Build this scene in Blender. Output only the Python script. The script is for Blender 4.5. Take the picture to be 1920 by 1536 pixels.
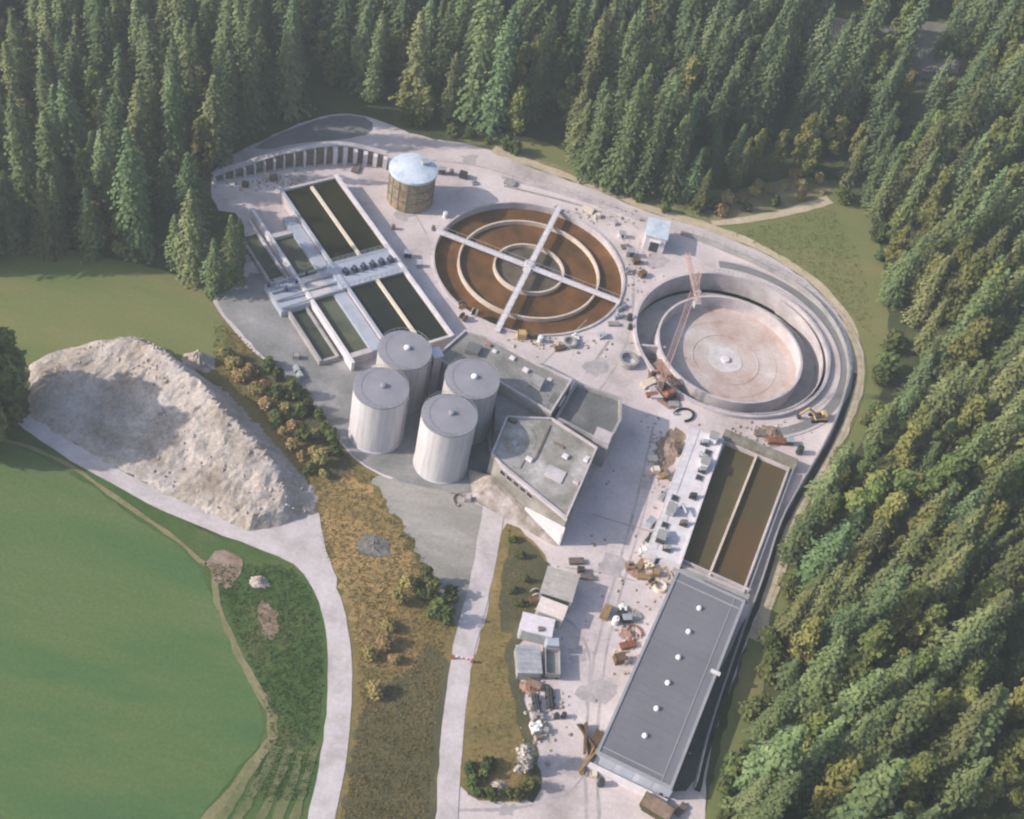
import bpy, bmesh, math, random
from mathutils import Vector, Matrix
from mathutils.geometry import delaunay_2d_cdt
from mathutils import noise as mnoise
import numpy as np
R = math.radians
rng = random.Random(7)
for o in list(bpy.data.objects): bpy.data.objects.remove(o)
S = bpy.context.scene; COL = S.collection

# ------------------------------------------------------------------ camera
F, PITCH, ROLL, H = 2500.0, 0.829, 0.235, 185.0          # F in pixels of a 1920 px wide frame
FW = Vector((0, math.cos(PITCH), -math.sin(PITCH))); RT0 = Vector((1, 0, 0)); UP0 = RT0.cross(FW)
RT = RT0*math.cos(ROLL) + UP0*math.sin(ROLL); UP = UP0*math.cos(ROLL) - RT0*math.sin(ROLL)
cd = bpy.data.cameras.new('camera'); cam = bpy.data.objects.new('camera', cd); COL.objects.link(cam)
m = Matrix((RT, UP, -FW)).transposed().to_4x4(); m.translation = (0, 0, H); cam.matrix_world = m
cd.sensor_fit = 'HORIZONTAL'; cd.sensor_width = 36; cd.lens = F/1920*36; cd.clip_start = 1; cd.clip_end = 5000
S.camera = cam
# ------------------------------------------------------------------ light
SUN_EL = R(30.5); LX, LY = 0.956, 0.292                       # light travels towards +x +y
w = bpy.data.worlds.new('World'); S.world = w; w.use_nodes = True
nt = w.node_tree; sky = nt.nodes.new('ShaderNodeTexSky'); sky.sky_type = 'NISHITA'; sky.sun_disc = False
sky.sun_elevation = SUN_EL; sky.sun_rotation = math.atan2(-LX, -LY); sky.dust_density = 2.0
nt.nodes['Background'].inputs['Strength'].default_value = 0.15
nt.links.new(sky.outputs[0], nt.nodes['Background'].inputs[0])
sl = bpy.data.lights.new('sun', 'SUN'); sl.energy = 4.1; sl.angle = R(0.6); sl.color = (1, .915, .80)
so = bpy.data.objects.new('sun', sl); COL.objects.link(so)
so.rotation_euler = Vector((LX*math.cos(SUN_EL), LY*math.cos(SUN_EL), -math.sin(SUN_EL))).to_track_quat('-Z', 'Y').to_euler()
vs = S.view_settings; vs.view_transform = 'Standard'; vs.look = 'None'; vs.gamma = 1; vs.exposure = 0.55
S.cycles.filter_width = 2.2

# ------------------------------------------------------------------ pixel <-> world
def P(px, py, z=0.0):
    d = RT*((px-960)/F) + UP*((768-py)/F) + FW
    t = (z-H)/d.z
    return Vector((d.x*t, d.y*t, z))
def proj(v):
    d = Vector((v[0], v[1], v[2]-H)); k = d.dot(FW)
    return (960+F*d.dot(RT)/k, 768-F*d.dot(UP)/k, k)
def inpoly(x, y, poly):
    c = False; n = len(poly); j = n-1
    for i in range(n):
        xi, yi = poly[i]; xj, yj = poly[j]
        if (yi > y) != (yj > y) and x < (xj-xi)*(y-yi)/(yj-yi)+xi: c = not c
        j = i
    return c
def segdist(p, a, b):
    ab = b-a; t = max(0, min(1, (p-a).dot(ab)/max(1e-9, ab.dot(ab)))); return (p-(a+ab*t)).length
def lin(c):
    return tuple((v/255/12.92 if v/255 < .04045 else ((v/255+.055)/1.055)**2.4) for v in c)

# ------------------------------------------------------------------ materials
MATS = {}
def mat(name, cols, rough=.85, scale=.3, detail=6, bump=0.0, bscale=None, spec=.25, metal=0, rand=0, stretch=None, contrast=.5, fine=0.0):
    """cols: linear albedos mixed by noise laid out in the thing's own / the world's metres"""
    if name in MATS: return MATS[name]
    mt = bpy.data.materials.new(name); mt.use_nodes = True; n = mt.node_tree; b = n.nodes['Principled BSDF']
    b.inputs['Roughness'].default_value = rough; b.inputs['Specular IOR Level'].default_value = spec; b.inputs['Metallic'].default_value = metal
    tc = n.nodes.new('ShaderNodeTexCoord'); mp = n.nodes.new('ShaderNodeMapping'); n.links.new(tc.outputs['Object'], mp.inputs[0])
    if stretch: mp.inputs['Rotation'].default_value = (0, 0, stretch[0]); mp.inputs['Scale'].default_value = stretch[1]
    nz = n.nodes.new('ShaderNodeTexNoise'); nz.inputs['Scale'].default_value = scale; nz.inputs['Detail'].default_value = detail; nz.inputs['Roughness'].default_value = .65
    n.links.new(mp.outputs[0], nz.inputs['Vector'])
    cr = n.nodes.new('ShaderNodeValToRGB'); n.links.new(nz.outputs['Fac'], cr.inputs[0])
    el = cr.color_ramp.elements; k = len(cols); lo, hi = .5-(.09+.12*contrast), .5+(.09+.12*contrast)
    for i, c in enumerate(cols):
        pos = .5 if k == 1 else lo+(hi-lo)*i/(k-1)
        e = el[i] if i < 2 else el.new(pos)
        e.position = pos; e.color = (*c, 1)
    if k == 1: el[1].position = .6; el[1].color = (*cols[0], 1)
    out = cr.outputs[0]
    if fine:
        n2 = n.nodes.new('ShaderNodeTexNoise'); n2.inputs['Scale'].default_value = 1.6; n2.inputs['Detail'].default_value = 5; n2.inputs['Roughness'].default_value = .8
        n.links.new(tc.outputs['Object'], n2.inputs['Vector'])
        mr = n.nodes.new('ShaderNodeMapRange'); mr.inputs[1].default_value = .3; mr.inputs[2].default_value = .7; mr.inputs[3].default_value = 1-fine; mr.inputs[4].default_value = 1+fine
        n.links.new(n2.outputs['Fac'], mr.inputs[0])
        vm = n.nodes.new('ShaderNodeVectorMath'); vm.operation = 'SCALE'; n.links.new(out, vm.inputs[0]); n.links.new(mr.outputs[0], vm.inputs['Scale']); out = vm.outputs[0]
    if rand:
        oi = n.nodes.new('ShaderNodeObjectInfo'); hs = n.nodes.new('ShaderNodeHueSaturation')
        m1 = n.nodes.new('ShaderNodeMapRange'); m1.inputs[3].default_value = 1-rand; m1.inputs[4].default_value = 1+rand
        n.links.new(oi.outputs['Random'], m1.inputs[0]); n.links.new(m1.outputs[0], hs.inputs['Value'])
        wn = n.nodes.new('ShaderNodeTexWhiteNoise'); wn.noise_dimensions = '1D'; n.links.new(oi.outputs['Random'], wn.inputs['W'])
        m2 = n.nodes.new('ShaderNodeMapRange'); m2.inputs[3].default_value = .5-.035*rand/.3; m2.inputs[4].default_value = .5+.035*rand/.3
        n.links.new(wn.outputs['Value'], m2.inputs[0]); n.links.new(m2.outputs[0], hs.inputs['Hue'])
        n.links.new(out, hs.inputs['Color']); out = hs.outputs[0]
    n.links.new(out, b.inputs['Base Color'])
    if bump:
        nb = n.nodes.new('ShaderNodeTexNoise'); nb.inputs['Scale'].default_value = bscale or scale*4; nb.inputs['Detail'].default_value = 5
        n.links.new(mp.outputs[0], nb.inputs['Vector'])
        bp = n.nodes.new('ShaderNodeBump'); bp.inputs['Strength'].default_value = bump; bp.inputs['Distance'].default_value = .3
        n.links.new(nb.outputs['Fac'], bp.inputs['Height']); n.links.new(bp.outputs[0], b.inputs['Normal'])
    MATS[name] = mt; return mt
def shade(c, k): return tuple(v*k for v in c)
CONC = mat('concrete', [(.34, .31, .32), (.46, .41, .425), (.55, .50, .51)], scale=.25, fine=.12, contrast=.8)
CONCW = mat('white_concrete', [(.54, .50, .525), (.66, .62, .65)], scale=.5, fine=.06)
CONCG = mat('grey_concrete', [(.20, .20, .205), (.30, .285, .285), (.36, .34, .34)], scale=.18, fine=.15, contrast=.8)
YARD = mat('yard_surface', [(.32, .27, .265), (.48, .41, .41), (.56, .485, .485), (.62, .55, .555)], scale=.08, detail=9, fine=.14, contrast=.9)
ASPH = mat('grey_asphalt', [(.13, .13, .135), (.18, .178, .183), (.235, .225, .23)], scale=.07, detail=9, fine=.12, contrast=.9)
GRAV = mat('gravel', [(.28, .23, .20), (.38, .32, .295), (.48, .41, .39)], scale=.12, detail=10, fine=.2, bump=.6, bscale=1.2, contrast=.9)
RUBBLE = mat('rubble', [(.20, .16, .12), (.31, .265, .235), (.39, .34, .315), (.46, .41, .40)], scale=.14, detail=12, fine=.35, bump=1, bscale=.8, contrast=.9)
ROAD = mat('gravel_road', [(.38, .335, .335), (.47, .42, .425), (.53, .475, .49)], scale=.2, detail=8, fine=.08)
FIELD = mat('field_grass', [(.050, .112, .050), (.070, .130, .048), (.095, .142, .052), (.115, .152, .065)], scale=.05, detail=8, fine=.22, stretch=(R(35), (.35, 1.5, 1)), rough=1, spec=.05, contrast=.9)
FIELD2 = mat('dry_field_grass', [(.115, .155, .055), (.160, .172, .068), (.205, .185, .085)], scale=.035, detail=6, fine=.16, rough=1, spec=.05, contrast=.8, stretch=(0.2, (.4, 1.6, 1)))
MEAD = mat('rough_meadow', [(.075, .080, .032), (.145, .125, .050), (.21, .155, .065), (.30, .205, .095)], scale=.06, detail=10, fine=.32, rough=1, spec=.05, contrast=1.0)
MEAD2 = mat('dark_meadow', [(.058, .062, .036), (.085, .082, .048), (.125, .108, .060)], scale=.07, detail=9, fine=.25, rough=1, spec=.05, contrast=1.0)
GREEN = mat('green_verge', [(.045, .085, .025), (.065, .11, .035), (.12, .13, .055)], scale=.12, detail=9, fine=.3, rough=1, spec=.05, contrast=1.0)
SWATH = mat('mown_swath', [(.10, .12, .05), (.17, .165, .085)], scale=.3, fine=.25, rough=1, spec=.05)
STRAW = mat('dry_track', [(.15, .15, .07), (.24, .205, .12)], scale=.25, fine=.25, rough=1, spec=.05)
TAN = mat('tan_path', [(.38, .31, .21), (.50, .42, .31)], scale=.25, fine=.2, rough=1)
FLOORG = mat('forest_floor', [(.04, .055, .025), (.065, .08, .035), (.10, .10, .05)], scale=.1, detail=8, fine=.3, rough=1, spec=.05)
SCREE = mat('scree', [(.12, .12, .11), (.19, .18, .17)], scale=.3, fine=.3, rough=1)
SOIL = mat('brown_soil', [(.15, .095, .065), (.24, .17, .13), (.33, .26, .22)], scale=.35, fine=.3, rough=1, contrast=.9)
EARTH = mat('red_brown_earth', [(.20, .115, .085), (.34, .22, .18)], scale=.5, fine=.3, rough=1)
WGREEN = mat('dark_green_water', [(.007, .009, .004), (.017, .018, .006), (.028, .024, .009)], rough=.75, scale=.22, stretch=(R(28), (1, .35, 1)), contrast=.9, spec=.12)
WBLUE = mat('black_water', [(.010, .014, .011), (.020, .023, .018)], rough=.75, scale=.25, spec=.12)
WOLIVE = mat('olive_water', [(.075, .062, .030), (.10, .08, .042)], rough=.75, scale=.15, detail=4, spec=.12)
WBROWN = mat('brown_water', [(.075, .062, .032), (.085, .062, .030), (.11, .060, .027)], rough=.75, scale=.05, detail=4, spec=.12, contrast=.9)
WCHAN = mat('channel_water', [(.055, .065, .05), (.11, .115, .075)], rough=.75, scale=.2, spec=.12)
BROWN = mat('brown_clarifier_bed', [(.045, .030, .012), (.10, .052, .020), (.15, .070, .026), (.22, .105, .04)], rough=.6, scale=.13, detail=9, fine=.2, contrast=.9, spec=.15)
BOWL = mat('dry_basin_floor', [(.36, .25, .215), (.44, .345, .315), (.48, .415, .395), (.58, .52, .51)], scale=.13, detail=8, fine=.16, contrast=.7)
RIM = mat('pale_rim', [(.50, .40, .32), (.62, .52, .45)], scale=.4, fine=.1)
ROOFG = mat('grey_roof_sheet', [(.145, .145, .168), (.172, .172, .197)], scale=.1, fine=.05, rough=.7)
ROOFL = mat('light_roof_trim', [(.26, .26, .29), (.32, .32, .34)], scale=.3, rough=.6)
ROOFC = mat('weathered_flat_roof', [(.14, .14, .12), (.24, .225, .20), (.35, .325, .315), (.52, .49, .49)], scale=.22, detail=10, fine=.2, contrast=.95)
ROOFD = mat('dark_flat_roof', [(.085, .09, .085), (.14, .14, .14), (.20, .18, .18)], scale=.16, detail=10, fine=.25, contrast=.9)
ROOFS = mat('silo_roof', [(.215, .21, .24), (.26, .25, .29)], scale=.3, fine=.05, rough=.7)
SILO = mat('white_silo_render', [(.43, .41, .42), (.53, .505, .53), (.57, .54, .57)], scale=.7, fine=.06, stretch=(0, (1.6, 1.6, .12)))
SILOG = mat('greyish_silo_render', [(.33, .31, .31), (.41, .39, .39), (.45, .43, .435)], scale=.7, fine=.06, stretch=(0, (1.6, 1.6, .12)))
DOME = mat('pale_blue_dome', [(.36, .42, .50), (.50, .56, .64), (.58, .62, .70)], scale=.35, fine=.1, rough=.5)
STONE = mat('patched_brown_wall', [(.15, .085, .05), (.24, .19, .10), (.34, .23, .18), (.19, .20, .11), (.36, .30, .22)], scale=.5, detail=5, fine=.3, contrast=.8)
FORM = mat('brown_formwork', [(.12, .095, .08), (.21, .17, .15)], scale=1, fine=.2)
WALLB = mat('blue_grey_wall', [(.30, .33, .40), (.38, .40, .47)], scale=.4, rough=.6)
DARK = mat('dark_metal', [(.03, .035, .04), (.06, .06, .065)], rough=.5, scale=1)
PUMP = mat('dark_blue_paint', [(.02, .03, .09), (.05, .06, .13)], rough=.5, scale=2)
STEEL = mat('galvanised_steel', [(.32, .34, .37), (.42, .43, .46)], rough=.5, scale=1, metal=.3)
WHITE = mat('white_paint', [(.66, .65, .66), (.76, .75, .76)], scale=1, rough=.5)
CREAM = mat('cream_paint', [(.60, .52, .42), (.68, .60, .50)], scale=1, rough=.6)
RED = mat('red_paint', [(.34, .07, .05), (.45, .12, .09)], scale=1, rough=.55)
PRED = mat('faded_red_paint', [(.42, .28, .26), (.48, .34, .32)], scale=1, rough=.7)
RUST = mat('rusty_steel', [(.18, .07, .04), (.28, .12, .07)], scale=1.5, rough=.8, fine=.3)
YELLOW = mat('yellow_paint', [(.45, .30, .12), (.55, .38, .18)], scale=1, rough=.5)
WOOD = mat('timber', [(.22, .14, .07), (.36, .25, .14)], scale=2, rough=.85, stretch=(0, (1, 6, 1)))
DWOOD = mat('dark_timber', [(.08, .05, .03), (.16, .10, .06)], scale=2, rough=.9)
GLASS = mat('dark_glass', [(.02, .025, .03)], rough=.1, spec=.6)
BLACK = mat('black_rubber', [(.02, .02, .02)], rough=.9)
BARK = mat('bark', [(.06, .04, .03), (.11, .08, .055)], scale=3, rough=1, spec=.05)
CONIF = mat('conifer_foliage', [(.055, .085, .038), (.105, .140, .062), (.175, .205, .10)], scale=.35, detail=4, rough=.9, spec=.1, rand=.34, contrast=.8)
CONIO = mat('olive_conifer_foliage', [(.062, .086, .036), (.115, .140, .058), (.185, .20, .09)], scale=.35, detail=4, rough=.9, spec=.1, rand=.34, contrast=.8)
BROAD = mat('broadleaf_foliage', [(.070, .092, .026), (.125, .145, .044), (.20, .19, .07)], scale=.4, detail=4, rough=.9, spec=.1, rand=.32, contrast=.8)
BUSHY = mat('yellowish_bush_foliage', [(.18, .15, .055), (.30, .23, .10), (.42, .32, .17)], scale=.5, detail=5, rough=.95, spec=.05, rand=.25, contrast=.9)
BUSHG = mat('green_bush_foliage', [(.04, .06, .02), (.08, .10, .035), (.13, .14, .05)], scale=.6, detail=5, rough=.95, spec=.05, rand=.3, contrast=.9)

# ------------------------------------------------------------------ object helpers
def tag(o, label=None, cat=None, group=None, kind=None):
    if label: o['label'] = label
    if cat: o['category'] = cat
    if group: o['group'] = group
    if kind: o['kind'] = kind
    return o
def empty(name, loc, label, cat, group=None, rz=0):
    o = bpy.data.objects.new(name, None); o.empty_display_size = .5; COL.objects.link(o); o.location = loc; o.rotation_euler = (0, 0, rz)
    return tag(o, label, cat, group)
class MB:
    def __init__(s): s.v = []; s.f = []
    def add(s, vs, fs):
        k = len(s.v); s.v += [tuple(v) for v in vs]; s.f += [tuple(i+k for i in f) for f in fs]; return s
    def hexa(s, b, t):
        n = len(b); f = [tuple(reversed(range(n))), tuple(range(n, 2*n))]+[(i, (i+1) % n, n+(i+1) % n, n+i) for i in range(n)]
        return s.add(list(b)+list(t), f)
    def prism(s, pts, z0, z1):
        a = sum(pts[i][0]*pts[(i+1) % len(pts)][1]-pts[(i+1) % len(pts)][0]*pts[i][1] for i in range(len(pts)))
        if a < 0: pts = list(reversed(pts))
        return s.hexa([(p[0], p[1], z0) for p in pts], [(p[0], p[1], z1) for p in pts])
    def box(s, c, d, rz=0, taper=1):
        ca, sa = math.cos(rz), math.sin(rz); q = []
        for z, k in ((-.5, 1), (.5, taper)):
            for x, y in ((-.5, -.5), (.5, -.5), (.5, .5), (-.5, .5)):
                X, Y = x*d[0]*k, y*d[1]*k; q.append((c[0]+X*ca-Y*sa, c[1]+X*sa+Y*ca, c[2]+z*d[2]))
        return s.hexa(q[:4], q[4:])
    def beam(s, a, b, wd, h=None):
        a = Vector(a); b = Vector(b); d = (b-a).normalized(); h = h or wd
        up = Vector((0, 0, 1)) if abs(d.z) < .95 else Vector((1, 0, 0))
        x = d.cross(up).normalized()*wd/2; y = x.normalized().cross(d)*h/2
        return s.hexa([a-x-y, a+x-y, a+x+y, a-x+y], [b-x-y, b+x-y, b+x+y, b-x+y])
    def tube(s, a, b, r, n=10, r2=None):
        a = Vector(a); b = Vector(b); d = (b-a).normalized(); up = Vector((0, 0, 1)) if abs(d.z) < .95 else Vector((1, 0, 0))
        x = d.cross(up).normalized(); y = x.cross(d); r2 = r if r2 is None else r2
        c = [(math.cos(2*math.pi*i/n), math.sin(2*math.pi*i/n)) for i in range(n)]
        return s.hexa([a+(x*p+y*q)*r for p, q in reversed(c)], [b+(x*p+y*q)*r2 for p, q in reversed(c)])
    def ring(s, c, r0, r1, z0, z1, n=72, a0=0, a1=2*math.pi, zt=None):
        full = abs(a1-a0-2*math.pi) < 1e-6; k = n if full else n+1; v = []; f = []
        for i in range(k):
            a = a0+(a1-a0)*i/n; ca, sa = math.cos(a), math.sin(a)
            for r, z in ((r0, z0), (r1, z0), (r1, z1), (r0, z1)): v.append((c[0]+r*ca, c[1]+r*sa, z))
        for i in range(n):
            j = (i+1) % k
            for q in range(4): p = (q+1) % 4; f.append((i*4+q, i*4+p, j*4+p, j*4+q)[::-1])
        if not full: f += [(0, 1, 2, 3), tuple(reversed([(k-1)*4+q for q in range(4)]))]
        return s.add(v, f)
    def lathe(s, c, prof, n=48):
        v = []; f = []
        for i in range(n):
            a = 2*math.pi*i/n
            for r, z in prof: v.append((c[0]+r*math.cos(a), c[1]+r*math.sin(a), z))
        k = len(prof)
        for i in range(n):
            j = (i+1) % n
            for q in range(k-1): f.append((i*k+q, j*k+q, j*k+q+1, i*k+q+1))
        if prof[-1][0] > 1e-3: f.append(tuple(i*k+k-1 for i in range(n)))
        if prof[0][0] > 1e-3: f.append(tuple(i*k for i in reversed(range(n))))
        return s.add(v, f)
    def build(s, name, mt, parent=None, bevel=0, smooth=False):
        off = Vector((0, 0, 0))
        if parent is not None and not parent.get('_local'):
            p = parent
            while p is not None: off += p.location; p = p.parent
        me = bpy.data.meshes.new(name); me.from_pydata([(v[0]-off.x, v[1]-off.y, v[2]-off.z) for v in s.v], [], s.f); me.materials.append(mt)
        if smooth: me.polygons.foreach_set('use_smooth', [True]*len(me.polygons)); me.set_sharp_from_angle(angle=R(35))
        o = bpy.data.objects.new(name, me); COL.objects.link(o)
        if parent is not None: o.parent = parent
        if bevel:
            b = o.modifiers.new('bevel', 'BEVEL'); b.width = bevel; b.segments = 1; b.limit_method = 'ANGLE'
        return o
class Quad:
    """a rectangle on the ground plan fitted to four picture corners (a b along u, a d along v) seen at height z"""
    def __init__(s, pix, z=0.0):
        a, b, c, d = [P(x, y, z).to_2d() for x, y in pix]
        ctr = (a+b+c+d)/4; u = ((b-a)+(c-d))/2; v = ((d-a)+(c-b))/2
        lu, lv = u.length, v.length
        ang = math.atan2(u.y, u.x); ang2 = math.atan2(v.y, v.x); dlt = (ang2-ang+math.pi) % (2*math.pi)-math.pi
        sgn = 1 if dlt > 0 else -1
        wu, wv = lu, lv
        ang += (dlt-sgn*math.pi/2)*wv/(wu+wv)
        s.U = Vector((math.cos(ang), math.sin(ang))); s.V = Vector((-math.sin(ang), math.cos(ang)))*sgn
        s.lu, s.lv, s.ctr, s.ang = lu, lv, ctr, ang
        s.o = ctr-s.U*lu/2-s.V*lv/2
    def m(s, x, y, z=0): p = s.o+s.U*x+s.V*y; return Vector((p.x, p.y, z))      # metres
    def at(s, u, v, z=0): return s.m(u*s.lu, v*s.lv, z)
    def bx(s, mb, x0, x1, y0, y1, z0, z1): return mb.prism([s.m(x0, y0), s.m(x1, y0), s.m(x1, y1), s.m(x0, y1)], z0, z1)
    def frame(s, mb, t, z0, z1, out=0):
        a, b = -out, s.lu+out; c, d = -out, s.lv+out
        s.bx(mb, a, b, c, c+t, z0, z1); s.bx(mb, a, b, d-t, d, z0, z1)
        s.bx(mb, a, a+t, c+t, d-t, z0, z1); s.bx(mb, b-t, b, c+t, d-t, z0, z1); return mb

# ------------------------------------------------------------------ terrain
EDGE = [P(*q).to_2d() for q in [(940, 262), (1060, 318), (1200, 372), (1330, 385), (1560, 380), (1610, 560), (1650, 700), (1540, 910), (1450, 1140), (1320, 1536), (1250, 1800)]]
def hterr(x, y):
    p = Vector((x, y)); d = min(segdist(p, EDGE[i], EDGE[i+1]) for i in range(len(EDGE)-1))
    q = proj((x, y, 0))
    # outside (right of / beyond) the plant only
    side = inpoly(q[0], q[1], OUT) if q[2] > 0 else False
    if not side: return 0.0
    return min(26, .16*max(0, d-10)**1.05)
OUT = [(940, 262), (1060, 318), (1200, 372), (1330, 385), (1560, 380), (1610, 560), (1650, 700), (1540, 910), (1450, 1140), (1320, 1536), (1250, 1800), (9000, 1800), (9000, -3000), (200, -3000), (700, 60)]

YARDPX = [(396, 312), (480, 268), (560, 232), (640, 210), (700, 222), (790, 258), (870, 268), (935, 288), (1000, 318), (1110, 352), (1210, 398), (1330, 432), (1440, 478), (1530, 538), (1592, 616), (1612, 690), (1592, 755), (1560, 835), (1505, 920), (1475, 985), (1440, 1110), (1400, 1200), (1335, 1390), (1325, 1450), (1318, 1620), (1100, 1700), (780, 1650), (818, 1536), (822, 1440), (842, 1260), (872, 1190), (896, 1080), (908, 980), (886, 935), (850, 925), (770, 915), (700, 888), (648, 848), (590, 765), (480, 665), (412, 592), (392, 556), (440, 545), (466, 480), (455, 404), (396, 392)]
YW = [P(*q).to_2d() for q in YARDPX]

def jag(pts, amp, step, seed, skip=lambda p: False):
    r = random.Random(seed); out = []
    n = len(pts)
    for i in range(n):
        a, b = Vector(pts[i][:2]), Vector(pts[(i+1) % n][:2]); L = (b-a).length; k = max(1, int(L/step))
        nr = Vector((-(b-a).y, (b-a).x))/max(L, 1e-6)
        for j in range(k):
            p = a+(b-a)*(j/k); out.append(p+nr*(r.uniform(-amp, amp)))
    return out
def smoothpoly(pts, it=2):
    for _ in range(it):
        q = []; n = len(pts)
        for i in range(n): a, b = pts[i], pts[(i+1) % n]; q += [a*.75+b*.25, a*.25+b*.75]
        pts = q
    return pts
def fill(outer, holes=(), z=0.0, extra=()):
    vs, es, k = [], [], 0
    for loop in [outer]+list(holes):
        n = len(loop); vs += [Vector(p[:2]) for p in loop]; es += [(k+i, k+(i+1) % n) for i in range(n)]; k += n
    vo, eo, fo, *_ = delaunay_2d_cdt(vs, es, [], 0 if holes else 1, 1e-5)
    if holes:
        fo2 = []
        for f in fo:
            c = sum((vo[i] for i in f), Vector((0, 0)))/len(f)
            if inpoly(c.x, c.y, [tuple(p[:2]) for p in outer]) and not any(inpoly(c.x, c.y, [tuple(p[:2]) for p in h]) for h in holes): fo2.append(f)
        fo = fo2
    fo = [f if (vo[f[1]]-vo[f[0]]).cross(vo[f[2]]-vo[f[0]]) > 0 else tuple(reversed(f)) for f in fo]
    return [(v.x, v.y, z) for v in vo], fo
def sheet(name, pix, z, mt, holes=(), amp=.35, step=1.6, seed=1, smooth=1, world=None, kind='structure', label=None):
    pts = world or [P(*q).to_2d() for q in pix]
    pts = smoothpoly(pts, smooth) if smooth else pts
    pts = jag(pts, amp, step, seed) if amp else pts
    v, f = fill(pts, holes, z); mb = MB(); mb.add(v, f); o = mb.build(name, mt)
    return tag(o, label, kind=kind)
def strip(name, pix, wd, z, mt, amp=.2, seed=1, kind='structure', zf=None):
    c = [P(*q).to_2d() for q in pix]
    for _ in range(2):
        q = [c[0]]
        for i in range(len(c)-1): q += [c[i]*.75+c[i+1]*.25, c[i]*.25+c[i+1]*.75]
        c = q+[c[-1]]
    ws = wd if isinstance(wd, (list, tuple)) else (wd, wd); L, Rr = [], []; r = random.Random(seed)
    for i, p in enumerate(c):
        d = (c[min(i+1, len(c)-1)]-c[max(i-1, 0)]).normalized(); n = Vector((-d.y, d.x)); h = (ws[0]+(ws[-1]-ws[0])*i/(len(c)-1))/2
        L.append(p+n*(h+r.uniform(-amp, amp))); Rr.append(p-n*(h+r.uniform(-amp, amp)))
    mb = MB(); k = len(c)
    mb.add([(p.x, p.y, z if zf is None else zf(p)) for p in L+Rr], [(k+i, k+i+1, i+1, i) for i in range(k-1)])
    return tag(mb.build(name, mt), kind=kind)

# circular structures
CA = Vector((-3.2, 202.3)); CB = Vector((38.5, 203))
def fitc(pix, z):
    q = [P(x, y, z) for x, y in pix]; a = np.array([[2*p.x, 2*p.y, 1] for p in q]); b = np.array([p.x**2+p.y**2 for p in q])
    s = np.linalg.lstsq(a, b, rcond=None)[0]; return Vector((s[0], s[1])), math.sqrt(s[2]+s[0]**2+s[1]**2)
CA, RA = fitc([(815, 472), (837, 534), (858, 563), (1059, 398), (1105, 425), (1145, 461), (1165, 503), (1168, 529), (1103, 615), (1040, 627), (996, 620), (962, 379), (926, 381), (876, 396), (840, 415)], .6)
CB, RB = fitc([(1193, 604), (1202, 567), (1223, 541), (1306, 518), (1343, 516), (1384, 521), (1434, 536), (1475, 560), (1509, 588), (1535, 622), (1548, 661), (1551, 692), (1535, 732), (1496, 763), (1436, 776), (1202, 643), (1218, 685)], .8)
CI, RI = fitc([(1246, 614), (1262, 575), (1300, 556), (1348, 550), (1400, 565), (1450, 590), (1485, 625), (1502, 664), (1496, 700), (1470, 735), (1245, 650), (1262, 700), (1300, 738)], .9)
print('circles', CA, RA, CB, RB, CI, RI)
def circ(c, r, n=64): return [Vector((c.x+r*math.cos(2*math.pi*i/n), c.y+r*math.sin(2*math.pi*i/n))) for i in range(n)]

def ground():
    mb = MB(); st = 3.0; X0, X1, Y0, Y1 = -300, 420, 20, 620; nx = int((X1-X0)/st)+1; ny = int((Y1-Y0)/st)+1; v = []; YT = [tuple(p) for p in YW]
    for j in range(ny):
        for i in range(nx):
            x = X0+i*st; y = Y0+j*st; z = hterr(x, y)
            if z > 0: z += .8*mnoise.noise(Vector((x*.06, y*.06, 0)))*min(1, z/2)
            if z == 0 and inpoly(x, y, YT) and min(segdist(Vector((x, y)), YW[k-1], YW[k]) for k in range(len(YW))) > 4.3: z = -9
            v.append((x, y, z))
    f = [(j*nx+i, j*nx+i+1, (j+1)*nx+i+1, (j+1)*nx+i) for j in range(ny-1) for i in range(nx-1)]
    for nm, mt_, poly in (('bare_clearing', SOILC, [(1505, 35), (1590, 25), (1600, 80), (1560, 110), (1515, 95)]), ('scree_slope', SCREE, [(1640, 50), (1770, 40), (1790, 130), (1700, 170), (1650, 130)]), ('bare_clearing', SOILC, [(1420, 0), (1500, -10), (1490, 30), (1430, 40)]), ('bare_clearing', SOILC, [(1850, 170), (1900, 165), (1905, 215), (1860, 220)])):
        ff = []
        for q in f:
            c = [sum(v[i][k] for i in q)/4 for k in range(3)]; pp = proj(c)
            if inpoly(pp[0], pp[1], poly): ff.append(q)
        if ff:
            ids = sorted({i for q in ff for i in q}); mp = {i: n_ for n_, i in enumerate(ids)}
            mc = MB(); mc.add([(v[i][0], v[i][1], v[i][2]+.12) for i in ids], [tuple(mp[i] for i in q) for q in ff]); tag(mc.build(nm, mt_), kind='structure')
    # far skirt to the horizon
    k = len(v); B = 6000
    mb.add(v, f)
    tag(mb.build("ground", FLOORG, smooth=False), kind="structure")
    m2 = MB(); m2.prism([(-B, Y0-B), (B, Y0-B), (B, B), (-B, B)], -10, -9.5); tag(m2.build('terrain', FLOORG), kind='structure')
SOILC = mat('pale_bare_ground', [(.22, .17, .11), (.38, .30, .22), (.50, .41, .34)], scale=.2, fine=.3, rough=1)
ground()
sheet('yard', None, .07, YARD, holes=[circ(CA, RA+.3), circ(CB, RB+.5)], world=YW, amp=.25, step=2, smooth=1, seed=3)

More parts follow.
